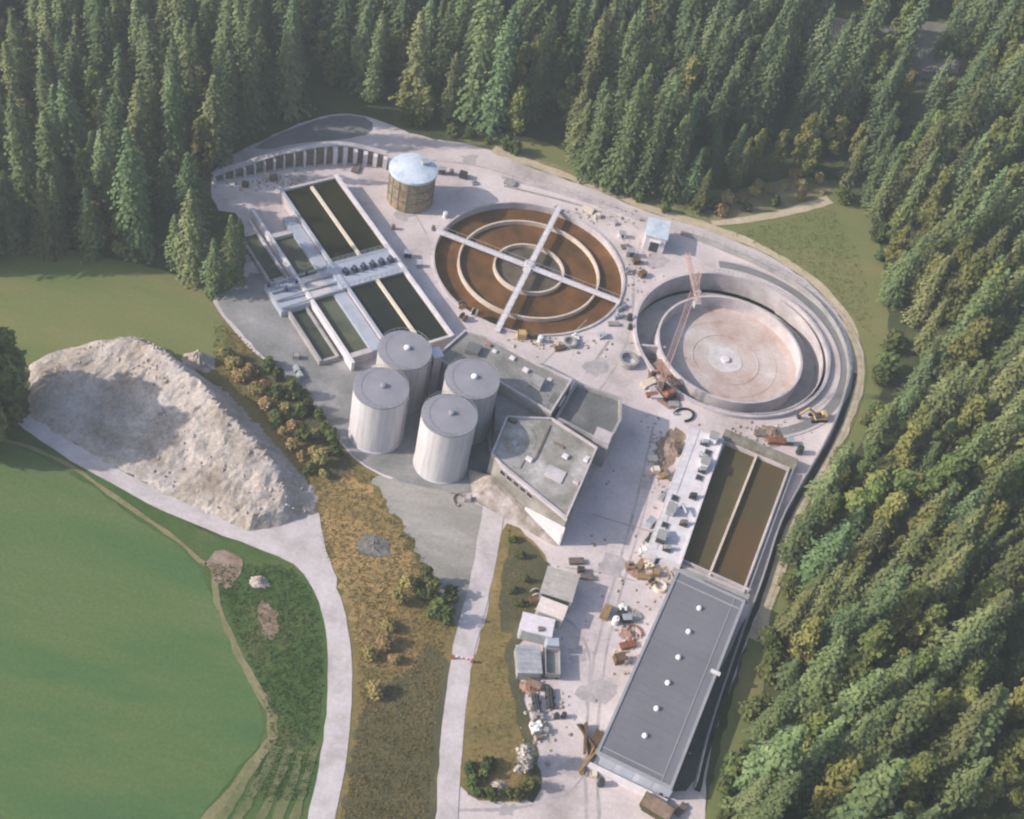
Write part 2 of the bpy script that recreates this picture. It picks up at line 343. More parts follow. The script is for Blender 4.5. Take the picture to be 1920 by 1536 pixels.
# ------------------------------------------------------------------ ground sheets
sheet('green_verge', [(-500, 700), (0, 800), (70, 812), (340, 985), (560, 1050), (640, 1130), (645, 1250), (640, 1400), (615, 1560), (600, 1640), (-500, 1640)], .02, GREEN, seed=4, amp=.2)
sheet('green_field', [(-500, 700), (0, 826), (60, 845), (160, 905), (270, 985), (372, 1050), (395, 1110), (430, 1190), (472, 1275), (496, 1345), (490, 1395), (455, 1430), (370, 1545), (320, 1640), (-500, 1640)], .05, FIELD, seed=5, amp=.25)
sheet('dry_field', [(-600, 380), (0, 440), (200, 485), (330, 510), (400, 560), (432, 640), (400, 690), (300, 665), (250, 650), (180, 660), (60, 690), (-100, 720), (-600, 720)], .035, FIELD2, seed=6, amp=.3)
sheet('rough_meadow', [(290, 645), (380, 590), (404, 575), (470, 650), (600, 765), (660, 862), (780, 920), (890, 955), (905, 1080), (880, 1190), (850, 1265), (822, 1440), (800, 1660), (600, 1660), (640, 1350), (640, 1200), (600, 1050), (590, 960), (550, 900), (480, 800), (380, 700)], .03, MEAD, seed=7, amp=.3)
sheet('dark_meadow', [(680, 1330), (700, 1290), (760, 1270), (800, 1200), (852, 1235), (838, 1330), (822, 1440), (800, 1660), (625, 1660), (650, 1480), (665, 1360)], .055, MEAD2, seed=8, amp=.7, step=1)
sheet('outer_verge', [(830, 240), (1000, 255), (1090, 300), (1200, 350), (1330, 365), (1560, 318), (1650, 420), (1670, 650), (1650, 760), (1570, 920), (1510, 1020), (1480, 1130), (1410, 1350), (1350, 1660), (1300, 1660), (1318, 1536), (1400, 1200), (1440, 1110), (1475, 985), (1505, 920), (1560, 835), (1592, 755), (1612, 690), (1592, 616), (1530, 538), (1440, 478), (1330, 432), (1210, 398), (1110, 352), (1000, 318), (935, 288), (870, 268)], .03, FIELD2, seed=9, amp=.4)
sheet('scrub_ground', [(1290, 405), (1340, 372), (1440, 350), (1550, 330), (1560, 372), (1480, 398), (1400, 410), (1330, 422)], .06, STRAW, seed=10, amp=.5, step=1)
sheet('bank_ground', [(960, 285), (1070, 318), (1190, 362), (1300, 400), (1290, 410), (1190, 382), (1100, 345), (1000, 310)], .055, STRAW, seed=17, amp=.5, step=1)
DUST = mat('dusty_concrete', [(.13, .135, .135), (.19, .19, .19), (.255, .245, .25), (.33, .31, .315)], scale=.11, detail=10, fine=.16, contrast=.8)
SLOPE = mat('pale_dusty_slope', [(.16, .15, .13), (.26, .245, .225), (.36, .335, .32)], scale=.1, detail=10, fine=.2, contrast=.8, stretch=(R(-25), (.35, 1.3, 1)))
sheet('golden_bank', [(596, 905), (640, 880), (690, 905), (740, 970), (790, 1080), (760, 1120), (700, 1180), (670, 1220), (655, 1140), (625, 1060), (606, 1000)], .045, mat('golden_dry_grass', [(.15, .12, .05), (.24, .175, .075), (.34, .225, .10), (.38, .26, .12)], scale=.12, detail=10, fine=.28, rough=1, spec=.05, contrast=.9, stretch=(R(-60), (.4, 1.4, 1))), seed=40, amp=.9, step=1)
sheet('grey_dirt_slope', [(700, 885), (870, 925), (908, 950), (905, 1050), (880, 1150), (862, 1195), (838, 1150), (800, 1060), (755, 985), (700, 915)], .075, SLOPE, seed=11, amp=.8, step=1)
sheet('grey_hardstanding', [(394, 556), (440, 542), (480, 500), (560, 560), (660, 690), (700, 690), (900, 770), (930, 890), (890, 930), (770, 910), (700, 884), (652, 846), (592, 762), (482, 662)], .095, DUST, seed=12, amp=.25)
sheet('grey_road', [(470, 277), (560, 235), (640, 213), (698, 224), (700, 252), (640, 262), (560, 268), (500, 282)], .09, ASPH, seed=13, amp=.15)
strip('gravel_road', [(44, 786), (116, 836), (200, 886), (344, 961), (480, 1010), (560, 1040), (602, 1085), (628, 1150), (637, 1230), (637, 1330), (624, 1430), (602, 1536), (590, 1640)], (3.0, 4.0), .10, ROAD, amp=.12, seed=2)
sheet('road_junction', [(480, 985), (540, 975), (600, 950), (603, 1010), (640, 1110), (600, 1085), (540, 1040), (470, 1015)], .12, ROAD, seed=14, amp=.2)
sheet('grass_island', [(955, 975), (1030, 1045), (1020, 1090), (1002, 1140), (972, 1190), (958, 1230), (970, 1290), (992, 1380), (1010, 1470), (1000, 1508), (862, 1499), (864, 1400), (878, 1270), (905, 1180), (925, 1080), (938, 1000)], .13, MEAD, seed=15, amp=.2)
sheet('dark_bank_ground', [(962, 990), (1025, 1045), (1015, 1090), (990, 1150), (955, 1195), (935, 1180), (940, 1080)], .15, MEAD2, seed=16, amp=.3)  # darker grass on the upper part of the island
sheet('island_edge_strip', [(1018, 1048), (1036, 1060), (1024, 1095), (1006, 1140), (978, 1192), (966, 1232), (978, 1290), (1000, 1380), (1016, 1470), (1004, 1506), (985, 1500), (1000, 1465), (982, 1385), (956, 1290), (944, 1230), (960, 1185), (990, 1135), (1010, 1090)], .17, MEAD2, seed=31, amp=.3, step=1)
sheet('dark_hedge_bank', [(440, 655), (480, 665), (590, 765), (650, 850), (665, 872), (640, 900), (615, 905), (600, 850), (540, 770), (470, 700)], .11, MEAD2, seed=32, amp=.5, step=1)  # darker green ground on the plant side of the hedge
strip('drainage_ditch', [(1602, 700), (1586, 764), (1556, 836), (1502, 926), (1465, 990), (1431, 1105), (1395, 1196), (1329, 1388), (1306, 1484)], 1.0, .125, mat('dark_ditch', [(.03, .032, .025), (.07, .065, .05)], scale=.5, fine=.3), amp=.15, seed=33)
sheet('painted_shadow_strip', [(1410, 1132), (1424, 1130), (1385, 1200), (1322, 1388), (1298, 1482), (1250, 1486), (1330, 1300)], .10, mat('painted_shadow_dark', [(.075, .085, .075), (.12, .12, .11)], scale=.3, fine=.25), seed=34, amp=.1)  # warehouse's cast shadow laid on the yard as dark colour
strip('access_lane', [(925, 900), (928, 940), (912, 1040), (890, 1140), (866, 1230), (856, 1300), (846, 1400), (838, 1500), (836, 1640)], (4.0, 3.0), .16, ROAD, amp=.13, seed=3)
VERGE = [(925, 280), (1000, 310), (1110, 345), (1210, 391), (1330, 424), (1440, 470), (1534, 529), (1598, 612), (1617, 692), (1598, 760), (1566, 840), (1512, 925), (1482, 992), (1450, 1110), (1412, 1200)]
strip('pale_verge', VERGE, 2.4, .11, TAN, amp=.35, seed=5)
strip('footpath', [(1335, 420), (1420, 410), (1500, 393), (1556, 375)], (1.6, 3.0), .12, TAN, amp=.2, seed=6)
strip('field_track', [(398, 1060), (405, 1120), (430, 1190), (472, 1270), (512, 1345), (512, 1390), (470, 1440), (380, 1550)], (.9, 1.7), .08, STRAW, amp=.3, seed=8)
strip('field_path', [(0, 822), (110, 858), (220, 935), (330, 1010), (385, 1060)], .8, .09, STRAW, amp=.2, seed=9)
for i, (a, b) in enumerate([((520, 1400), (430, 1560)), ((545, 1400), (465, 1580)), ((565, 1410), (500, 1580)), ((590, 1400), (535, 1580)), ((480, 1430), (395, 1560))]):
    strip('mown_swath', [a, ((a[0]+b[0])/2+5, (a[1]+b[1])/2), b], (1.1, 1.5), .085, SWATH, amp=.25, seed=20+i)
sheet('bare_soil', [(385, 1050), (410, 1030), (450, 1040), (455, 1075), (430, 1110), (395, 1085)], .09, SOIL, seed=21, amp=.4, step=.8)
sheet('bare_soil', [(484, 1130), (512, 1130), (528, 1180), (505, 1205), (490, 1180)], .09, SOIL, seed=22, amp=.4, step=.8)
a0 = math.atan2(-1, .3)
for nm, r0, r1, z, mt in (('ring_road', 3.0, 5.0, .10, ASPH), ('ring_kerb', 5.0, 5.6, .20, CONC)):
    tag(MB().ring(CB, RB+r0, RB+r1, z-.03, z, 60, R(-72), R(100)).build(nm, mt), kind='structure')
sheet('bare_soil', [(1208, 700), (1240, 665), (1262, 705), (1280, 745), (1262, 775), (1225, 745)], .09, EARTH, seed=23, amp=.3, step=.8)
sheet('bare_soil', [(1425, 805), (1470, 800), (1478, 835), (1440, 840)], .09, SOIL, seed=24, amp=.4, step=.8)
sheet('bare_soil', [(1240, 815), (1275, 800), (1290, 830), (1262, 870), (1235, 890), (1225, 860)], .09, SOIL, seed=25, amp=.4, step=.8)

JOINT = mat('joint_dark', [(.22, .20, .20), (.33, .30, .30)], scale=.5)
TYRE = mat('tyre_worn_surface', [(.30, .27, .275), (.44, .39, .40)], scale=.25, detail=8, fine=.2)
for i, (px_, w_) in enumerate([([(1142, 640), (1100, 700)], .5), ([(1110, 965), (1160, 980), (1230, 1000)], .25), ([(1060, 1065), (1140, 1075), (1190, 1090)], .2), ([(720, 300), (800, 440)], .2), ([(1010, 690), (1100, 600)], .2)]): strip('paving_joint', px_, w_, .078+.001*i, JOINT, amp=.02, seed=60+i)
for i, px_ in enumerate([[(1100, 1536), (1095, 1400), (1110, 1250), (1140, 1120), (1190, 960), (1225, 800)], [(1122, 1536), (1117, 1400), (1130, 1250), (1160, 1120), (1208, 965), (1240, 812)], [(860, 1520), (960, 1518), (1060, 1500), (1105, 1440)], [(1100, 760), (1150, 700), (1185, 620), (1188, 520), (1200, 450)], [(1030, 1150), (1080, 1170), (1110, 1230), (1100, 1330)], [(800, 300), (900, 310), (1000, 345), (1100, 375), (1200, 430)]]): strip('tyre_track', px_, (.5, .35), .086+.001*i, TYRE, amp=.12, seed=70+i)
for i, (cx, cy, rr_) in enumerate([(1120, 1300, 34), (1075, 1440, 28), (1150, 1060, 30), (1120, 690, 26), (760, 400, 22), (560, 330, 18), (1230, 490, 22), (1080, 1230, 24), (950, 1518, 20), (880, 300, 18)]):
    q = random.Random(i); sheet('stained_patch', [(cx+rr_*math.cos(a)*q.uniform(.6, 1.3), cy+rr_*.7*math.sin(a)*q.uniform(.6, 1.3)) for a in [k*math.pi/5 for k in range(10)]], .0945+.0006*i, TYRE, amp=.4, step=.7, seed=80+i)

# ------------------------------------------------------------------ rubble heaps
def heap(name, pix, hfun, mt, st=1.1, z0=.06, rough=.5, label=None, kind='structure', cat=None, edge=4.0):
    poly = [P(*q).to_2d() for q in pix]; T = [tuple(p) for p in poly]; n = len(poly)
    xs = [p[0] for p in T]; ys = [p[1] for p in T]; idx = {}; v = []; f = []
    nx = int((max(xs)-min(xs))/st)+3; ny = int((max(ys)-min(ys))/st)+3
    for j in range(ny):
        for i in range(nx):
            x = min(xs)-st+i*st; y = min(ys)-st+j*st
            ins = inpoly(x, y, T); d = min(segdist(Vector((x, y)), poly[k-1], poly[k]) for k in range(n))
            if not ins and d > st: continue
            q = proj((x, y, 0)); e = min(1, d/edge) if ins else 0; e = e*e*(3-2*e)
            z = z0+e*(hfun(q[0], q[1], x, y)+rough*(mnoise.noise(Vector((x*.35, y*.35, 3)))+.6*mnoise.noise(Vector((x*.9, y*.9, 9)))+.5)) if ins else z0-.5
            idx[i, j] = len(v); v.append((x+rng.uniform(-.2, .2)*st, y+rng.uniform(-.2, .2)*st, z))
    for (i, j), k in idx.items():
        q = [(i, j), (i+1, j), (i+1, j+1), (i, j+1)]
        if all(t in idx for t in q): f.append(tuple(idx[t] for t in q))
    mb = MB(); mb.add(v, f); o = mb.build(name, mt, smooth=False); return tag(o, label, cat, kind=kind)
RIDGE = [P(x, y).to_2d() for x, y in [(180, 668), (250, 668), (312, 704), (375, 756), (422, 810), (470, 850), (512, 897), (535, 950)]]
def hr(px, py, x, y):
    p = Vector((x, y)); best = None
    for i in range(len(RIDGE)-1):
        dd = segdist(p, RIDGE[i], RIDGE[i+1])
        if best is None or dd < best[0]: ab = RIDGE[i+1]-RIDGE[i]; best = (dd, ab.x*(p-RIDGE[i]).y-ab.y*(p-RIDGE[i]).x)
    d, sd = best; far = min(1, max(.3, (640-px)/220))*min(1, max(.45, (px-60)/240))
    if sd > 0: return 5.8*max(0, 1-d/4.7)*far
    k = max(0, 1-d/17); return 5.8*far*(.25*k+.75*k*k)
heap('rubble_heap', [(53, 680), (110, 655), (178, 640), (250, 632), (295, 652), (340, 690), (420, 725), (492, 800), (560, 880), (600, 920), (598, 965), (540, 985), (470, 1000), (340, 945), (200, 872), (116, 826), (50, 782)], hr, RUBBLE, st=.9, rough=.6, edge=1.8)
def stone(mb, c, r, seed):
    q = random.Random(seed); bm = bmesh.new(); bmesh.ops.create_icosphere(bm, subdivisions=1, radius=r)
    sx, sy, sz = q.uniform(.7, 1.3), q.uniform(.7, 1.3), q.uniform(.5, .9)
    for v in bm.verts: v.co = Vector((v.co.x*sx, v.co.y*sy, v.co.z*sz))*q.uniform(.8, 1.15)+Vector(c)
    bm.verts.ensure_lookup_table(); bm.verts.index_update()
    mb.add([v.co.copy() for v in bm.verts], [tuple(v.index for v in f.verts) for f in bm.faces]); bm.free()
mb = MB()
for i in range(650):
    if i < 400: px, py = rng.uniform(230, 590), rng.uniform(720, 985)
    else: px, py = rng.uniform(60, 320), rng.uniform(640, 740)
    if not inpoly(px, py, [(70, 715), (120, 685), (185, 665), (250, 652), (300, 672), (400, 760), (480, 830), (560, 900), (590, 960), (470, 990), (340, 935), (230, 870), (300, 760), (200, 680)]): continue
    p = P(px, py); stone(mb, (p.x, p.y, hr(px, py, p.x, p.y)+.4), rng.uniform(.12, .34)*rng.uniform(.6, 1.4), i)
tag(mb.build('rubble_stones', GRAV), kind='stuff')
for i, (px, py, r, h, mt, lb) in enumerate([(372, 680, 3.2, 3.0, GRAV, 'pale pointed gravel pile behind the big rubble heap at the meadow corner'),
        (700, 1025, 3.0, .8, SCREE, 'low grey rubble pile lying in the brown meadow between the two roads'),
        (486, 1092, 1.7, 1.3, GRAV, 'small white stone pile in the green verge beside the field'),
        (1248, 715, 3.0, 1.5, EARTH, 'red brown earth pile against the dry round basin'),
        (1262, 838, 3.2, 1.4, SOIL, 'brown soil mound beside the white equipment deck'),
        (1446, 815, 3.0, .9, SOIL, 'brown spoil heap above the long olive water channels'),
        (992, 1290, 1.8, 1.0, EARTH, 'small red brown heap at the edge of the grass island'),
        (1180, 1192, 1.7, .8, EARTH, 'small reddish debris pile beside the grey warehouse wall'),
        (1192, 1072, 1.8, .7, EARTH, 'low pink brick rubble pile in the open yard by the deck end'),
        (935, 1478, 1.7, 1.1, GRAV, 'pale rock pile in the bottom corner of the grass island')]):
    c = P(px, py); m0 = MB(); n = 26; vv = [(c.x, c.y, h)]; ff = []; rings = 5; q = random.Random(i)
    for k in range(1, rings+1):
        for j in range(n):
            a = 2*math.pi*j/n; rr = r*k/rings*(1+q.uniform(-.14, .14)); t = k/rings
            vv.append((c.x+rr*math.cos(a), c.y+rr*.75*math.sin(a), .05 if k == rings else .05+h*(1-t)**1.1*(1+q.uniform(-.25, .25))))
    for j in range(n): ff.append((0, 1+j, 1+(j+1) % n))
    for k in range(rings-1):
        for j in range(n): a = 1+k*n+j; b = 1+k*n+(j+1) % n; ff.append((a, a+n, b+n, b))
    m0.add(vv, ff); tag(m0.build('gravel_pile' if mt in (GRAV, SCREE) else 'soil_pile', mt), lb, 'pile')

# ------------------------------------------------------------------ silos
def scale_at(px, py, z=0): return proj(P(px, py, z))[2]/F          # metres per pixel
def height_for(p, top_y):
    lo, hi = 0, 60
    for _ in range(40):
        mid = (lo+hi)/2
        if proj((p[0], p[1], mid))[1] > top_y: lo = mid
        else: hi = mid
    return lo
for i, (px, py, wpx, ty, lb) in enumerate([(704, 813, 100, 729, 'white cylindrical silo, leftmost of the four, with a plain grey lid'),
        (826, 868, 101, 780, 'white cylindrical silo nearest the access lane, frontmost of the four'),
        (747, 742, 97, 658, 'shaded cylindrical silo at the back left, touching the dark water tank'),
        (868, 797, 99, 712, 'shaded cylindrical silo at the back right, beside the concrete building')]):
    c = P(px, py); r = wpx/2*scale_at(px, py); h = height_for(c, ty); print('silo', r, h)
    t = empty('silo', c, lb, 'silo', 'four storage silos')
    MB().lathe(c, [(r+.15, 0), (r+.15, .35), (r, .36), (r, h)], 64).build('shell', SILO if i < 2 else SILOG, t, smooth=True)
    MB().lathe((c.x, c.y), [(r+.07, h), (r+.07, h+.25), (r-.15, h+.26), (.6, h+.55), (.6, h+.57), (0.0, h+.6)], 64).build('roof', ROOFS, t, smooth=True)
    hh = MB().lathe((c.x+.3, c.y+.2), [(.55, h+.5), (.55, h+.95), (.35, h+1.1), (0, h+1.12)], 16).build('hatch', WHITE if i > 1 else ROOFS, t)
    la = math.atan2(-.2, 1) if i % 2 == 0 else math.atan2(-.5, .9); mb = MB(); d = Vector((math.cos(la), math.sin(la))); n = Vector((-d.y, d.x))
    b = c.to_2d()+d*(r+.35)
    for s in (-.25, .25): mb.beam((b.x+n.x*s, b.y+n.y*s, .3), (b.x+n.x*s, b.y+n.y*s, h+.9), .07)
    for k in range(int(h/.45)): mb.beam((b.x-n.x*.25, b.y-n.y*.25, .5+k*.45), (b.x+n.x*.25, b.y+n.y*.25, .5+k*.45), .05)
    mb.build('ladder', STEEL, t)
    mb = MB()
    for k in range(28):
        a = 2*math.pi*k/28; a2 = 2*math.pi*(k+1)/28; p = lambda q, z: (c.x+(r-.1)*math.cos(q), c.y+(r-.1)*math.sin(q), z)
        mb.beam(p(a, h+.2), p(a, h+1.15), .05); mb.beam(p(a, h+1.12), p(a2, h+1.12), .05)
    mb.build('railing', ROOFL, t)
c = P(806, 735); t = empty('stair_tower', c, 'small pale stair tower wedged between the two back silos', 'stair tower')
MB().box((c.x, c.y, 5.3), (1.6, 2.0, 10.6), .6).build('shaft', CONC, t)
MB().box((c.x, c.y, 10.75), (2.0, 2.4, .25), .6).build('roof', CONCW, t)
MB().box((c.x-.55, c.y-.95, 9.6), (.6, .5, 1.6), .6).build('opening', DARK, t)

# ------------------------------------------------------------------ round brick tank with dome
c = P(768, 374); k = scale_at(768, 374); r = 42*k; h = height_for(c, 317); print('dome tank', r, h)
t = empty('round_tank', c, 'round brown patched tank under a pale blue domed roof', 'tank')
MB().lathe(c, [(r, 0), (r, h)], 64).build('wall', STONE, t, smooth=True)
MB().lathe(c, [(r+.35, h-.35), (r+.4, h), (r+.3, h+.2), (r*.8, h+.5), (r*.5, h+.85), (r*.2, h+1.1), (0, h+1.15)], 64).build('roof', DOME, t, smooth=True)
mb = MB()
for j in range(16):
    a = 2*math.pi*j/16; mb.box((c.x+(r+.08)*math.cos(a), c.y+(r+.08)*math.sin(a), h/2), (.14, .16, h-.4), a)
mb.build('buttress', STONE, t)
MB().box((c.x+2.0, c.y+1.8, h+1.0), (1.4, 1.6, .9), .5).build('roof_hatch', STEEL, t)
mb = MB()
for z in (h*.33, h*.66): mb.ring(c, r, r+.14, z, z+.25, 64)
mb.build('band', FORM, t)

# ------------------------------------------------------------------ rectangular water tanks
TB = Quad([(531, 356), (627, 335), (846, 628), (738, 658)], 3.0)
def inv(q, px, py, z): p = P(px, py, z).to_2d()-q.o; return p.dot(q.U), p.dot(q.V)
print('TB', TB.lu, TB.lv)
for n_, a in dict(upTL=(531, 356), upTR=(627, 335), upBR=(722, 463), upBL=(630, 492), loTL=(656, 539), loTR=(757, 508), loBR=(846, 628), div1=(583, 361), div2=(669, 481), div3=(704, 526), div4=(788, 638), L1a=(455, 395), L1b=(570, 540), L1c=(666, 677), g1=(520, 460), g2=(562, 510), g3=(589, 560), g4=(690, 648), L2a=(528, 562), L2b=(617, 667)).items(): print(n_, [round(x, 1) for x in inv(TB, *a, 3.0)])
v1 = inv(TB, 675, 478, 3)[1]; v2 = inv(TB, 705, 524, 3)[1]
W_, L_ = TB.lu, TB.lv
t = empty('settling_tank', TB.m(W_/2, L_/2), 'long rectangular settling tank with four dark water bays and white rims', 'water tank')
ZT = 3.0
mb = MB(); TB.bx(mb, -.55, 0, -.6, L_+.6, 0, ZT); TB.bx(mb, W_, W_+.55, -.6, L_+.6, 0, ZT); TB.bx(mb, 0, W_, -.6, 0, 0, ZT); TB.bx(mb, 0, W_, L_, L_+.6, 0, ZT); mb.build('outer_wall', CONC, t)
mb = MB(); TB.bx(mb, -.75, -.15, -.7, L_+.7, ZT+.003, ZT+.22); mb.build('rim', WALLB, t)
mb = MB(); TB.bx(mb, W_+.05, W_+.75, -.7, L_+.7, ZT+.003, ZT+.3); mb.build('rim', CONCW, t)
for (va, vb, wm) in ((0, v1, WGREEN), (v2, L_, WBLUE)):
    mb = MB(); TB.bx(mb, 0, W_, va, vb, ZT-1.2, ZT-.45); mb.build('water', wm, t)
    mb = MB(); TB.bx(mb, W_/2-.3, W_/2+.3, va+(.9 if va == 0 else 0), vb, ZT-.44, ZT+.12); mb.build('dividing_wall', CREAM, t)
mb = MB(); TB.bx(mb, -1.5, W_+1.2, v1, v2, ZT-1.3, ZT+.05); mb.build('gallery_deck', WALLB, t)
mb = MB()
for x in np.arange(-1.4, W_+1.1, 1.2):
    for y in (v1+.1, v2-.1): p = TB.m(x, y, ZT+.05); mb.beam(p, p+Vector((0, 0, 1.1)), .07)
for y in (v1+.1, v2-.1):
    for z in (.6, 1.12): mb.beam(TB.m(-1.4, y, ZT+z), TB.m(W_+1.1, y, ZT+z), .06)
mb.build('railing', STEEL, t)
for j in range(6):
    x = 1.0+j*(W_-2)/5; y = (v1+v2)/2
    p = empty('pump', TB.m(x, y, ZT+.05), f'dark blue pump set on the tank gallery, {["first","second","third","fourth","fifth","sixth"][j]} of six counted from the left', 'pump', 'dark blue pumps on the tank gallery')
    MB().box(TB.m(x, y, ZT+.2), (1.1, 1.5, .3), TB.ang).build('base', DARK, p)
    MB().tube(TB.m(x, y-.6, ZT+.75), TB.m(x, y+.5, ZT+.75), .38, 12).build('motor', PUMP, p)
    MB().tube(TB.m(x, y+.5, ZT+.55), TB.m(x, y+.5, ZT+1.5), .16, 8).build('pipe', PUMP, p)
# long low channels left of the settling tank
xL = inv(TB, 570, 540, 2.2)[0]; xg0 = inv(TB, 589, 560, 2.2)[0]; xg1 = inv(TB, 627, 552, 2.2)[0]; yA = inv(TB, 455, 395, 2.2)[1]; yB = inv(TB, 668, 679, 2.2)[1]
print('chan', xL, xg0, xg1, yA, yB)
t = empty('channel_tank', TB.m((xL+xg1)/2, (yA+yB)/2), 'narrow greenish water channel between bright white walls, beside the settling tank', 'water channel')
Z2 = 2.2
mb = MB(); TB.bx(mb, xL-.35, xL+.35, yA, yB, 0, Z2+.1); mb.build('white_wall', CONCW, t)
ga = inv(TB, 512, 446, Z2)[1]; gb = inv(TB, 566, 520, Z2)[1]; gc = inv(TB, 592, 557, Z2)[1]; gd = inv(TB, 680, 655, Z2)[1]
mb = MB(); TB.bx(mb, xg1, -.78, ga-5, gd+1, 0, Z2-.1); mb.build('walkway', WALLB, t)
for a_, b_ in ((ga-1.2, ga), (gb, gc), (gd, gd+1.2)): mb = MB(); TB.bx(mb, xL+.35, xg1, a_, b_, 0, Z2-.05); mb.build('cross_wall', CONC, t)
for a_, b_ in ((ga, gb), (gc, gd)): mb = MB(); TB.bx(mb, xL+.35, xg1, a_, b_, .2, Z2-.9); mb.build('water', WCHAN, t)
x2 = inv(TB, 545, 575, 1.2)[0]; ya2 = inv(TB, 530, 562, 1.2)[1]; yb2 = inv(TB, 620, 668, 1.2)[1]
t = empty('drain_channel', TB.m(x2+.8, (ya2+yb2)/2), 'shaded low drain channel at the left edge of the plant with dark teal water', 'water channel')
mb = MB(); TB.bx(mb, x2-1.15, x2-.6, ya2-22, yb2+.5, 0, 1.3); TB.bx(mb, xL-1.5, xL-1.15, ya2-8, yb2+.5, 0, 1.25); TB.bx(mb, x2-.75, xL-1.5, yb2, yb2+.5, 0, 1.0); TB.bx(mb, x2-.75, xL-1.5, ya2-.6, ya2, 0, 1.0); mb.build('wall', CONCG, t)
mw = MB(); TB.bx(mw, xL-1.5, xL-1.15, ya2-24, ya2-8, 0, 1.25); mw.build('white_wall', CONCW, t)
for y_0, y_1 in ((ya2-20, ya2-7.2),): mb = MB(); TB.bx(mb, x2-.6, xL-1.5, y_0, y_1, .15, .45); mb.build('water', WCHAN, t)
mb = MB(); TB.bx(mb, x2-.75, xL-1.5, ya2, yb2, .15, .45); mb.build('water', mat('teal_water', [(.025, .035, .028), (.06, .065, .045)], rough=.4, scale=.4, spec=.3), t)
c0 = TB.m(xL-3.2, (v1+v2)/2)
t = empty('pipe_gallery', c0, 'blue grey pipe gallery with valves running left from the tank deck', 'pipe gallery')
mb = MB(); TB.bx(mb, xL-6.5, xL-.4, v1-.2, v2+.2, 0, 1.6); mb.build('deck', WALLB, t)
mb = MB()
for y in np.linspace(v1+.3, v2-.3, 4): mb.tube(TB.m(xL-6.3, y, 1.95), TB.m(-1.6, y, 2.5 if y > v1 else 1.9), .22, 8)
mb.build('pipe', STEEL, t)
for j in range(7): mb = MB(); p = TB.m(xL-6+j*1.35, v1+.6+(j % 3)*1.2, 0); mb.box((p.x, p.y, 2.15), (.5, .5, .8), .4); mb.tube((p.x, p.y, 2.5), (p.x, p.y, 2.8), .25, 8); mb.build('valve', STEEL if j % 2 else PUMP, t)

# ------------------------------------------------------------------ round clarifier with brown bed
t = empty('round_clarifier', (CA.x, CA.y, 0), 'round clarifier with rusty brown bed, ring walls and crossed bridges', 'clarifier')
MB().ring(CA, RA, RA+.45, -2.2, .4, 96).build('outer_wall', CONC, t, smooth=True)
MB().lathe((CA.x, CA.y), [(RA, -2.0), (RA, -1.25), (0, -1.2)], 96).build('bed', BROWN, t)
for q, m_ in ((.744, RIM), (.368, RIM)): MB().ring(CA, RA*q-.2, RA*q+.2, -1.3, -.25, 96).build('ring_wall', m_, t, smooth=True)
MB().lathe((CA.x, CA.y), [(RA*.368-.22, -1.2), (RA*.368-.22, -1.12), (0, -1.12)], 64).build('inner_bed', mat('grey_brown_bed', [(.05, .045, .03), (.11, .085, .065), (.16, .12, .10)], scale=.25, detail=8, contrast=.9), t)
for (p0, p1) in (((819, 431), (1163, 565)), ((1049, 389), (932, 620))):
    a = P(*p0, .8); b = P(*p1, .8); d = (b-a).normalized(); n = Vector((-d.y, d.x, 0))
    z_ = .8 if p0[0] < 900 else .86
    br = MB().beam((a.x, a.y, z_-.2), (b.x, b.y, z_-.2), 1.15, .4).build('bridge', CONCW, t)
    mb = MB(); L = (b-a).length
    for s in (-.52, .52):
        for k in range(int(L/2.2)+1): p = a+d*k*2.2+n*s; mb.beam((p.x, p.y, z_), (p.x, p.y, z_+1), .06)
        e0 = a+n*s; e1 = b+n*s; mb.beam((e0.x, e0.y, z_+1), (e1.x, e1.y, z_+1), .06)
    o = mb.build('railing', STEEL, None); o.parent = br; o.matrix_parent_inverse = Matrix.Translation(-Vector(t.location))
MB().lathe((CA.x, CA.y), [(1.2, -1.1), (1.2, .95), (.9, 1.1), (0, 1.15)], 24).build('centre_post', CONCW, t)

# ------------------------------------------------------------------ dry round basin
t = empty('round_basin', (CB.x, CB.y, 0), 'empty round basin with pale pink floor inside a second ring wall', 'basin')
MB().ring(CB, RB, RB+.6, -3.9, .9, 96).build('outer_wall', CONC, t, smooth=True)
MB().ring(CI, RI, RB+.3, -4.0, -3.3, 96).build('channel_floor', CONCG, t)
MB().ring(CI, RI-.45, RI, -3.6, .9, 96).build('inner_wall', CONC, t, smooth=True)
MB().lathe((CI.x, CI.y), [(RI-.4, -3.5), (RI-.4, -2.1), (RI-2.2, -2.4), (2, -2.9), (0, -2.9)], 96).build('floor', BOWL, t)
MB().lathe((CI.x, CI.y), [(.9, -2.9), (.9, -2.4), (.7, -2.35), (0, -2.35)], 24).build('centre_plinth', CONCW, t)
for q_r, w_r in ((.52, .25), (.8, .2)): MB().ring(CI, (RI-2)*q_r, (RI-2)*q_r+w_r, -3.2, -2.9+.5*q_r+.05, 96).build('floor_ring', BOWL, t)
MB().lathe((CI.x, CI.y), [((RI-2)*.27, -3.2), ((RI-2)*.27, -2.76), (0, -2.84)], 64).build('centre_slab', mat('pale_floor_slab', [(.44, .40, .40), (.58, .54, .55)], scale=.5), t)
a = P(1200, 646, .5); b = P(1248, 651, .5); MB().beam((a.x, a.y, -1.5), (b.x, b.y, -1.5), .5, 4.0).build('baffle_wall', CONC, t)
MB().ring(CB, RB-.9, RB-.7, -3.4, .3, 60, R(-100), R(60)).build('scum_wall', CONC, t, smooth=True)
mb = MB()
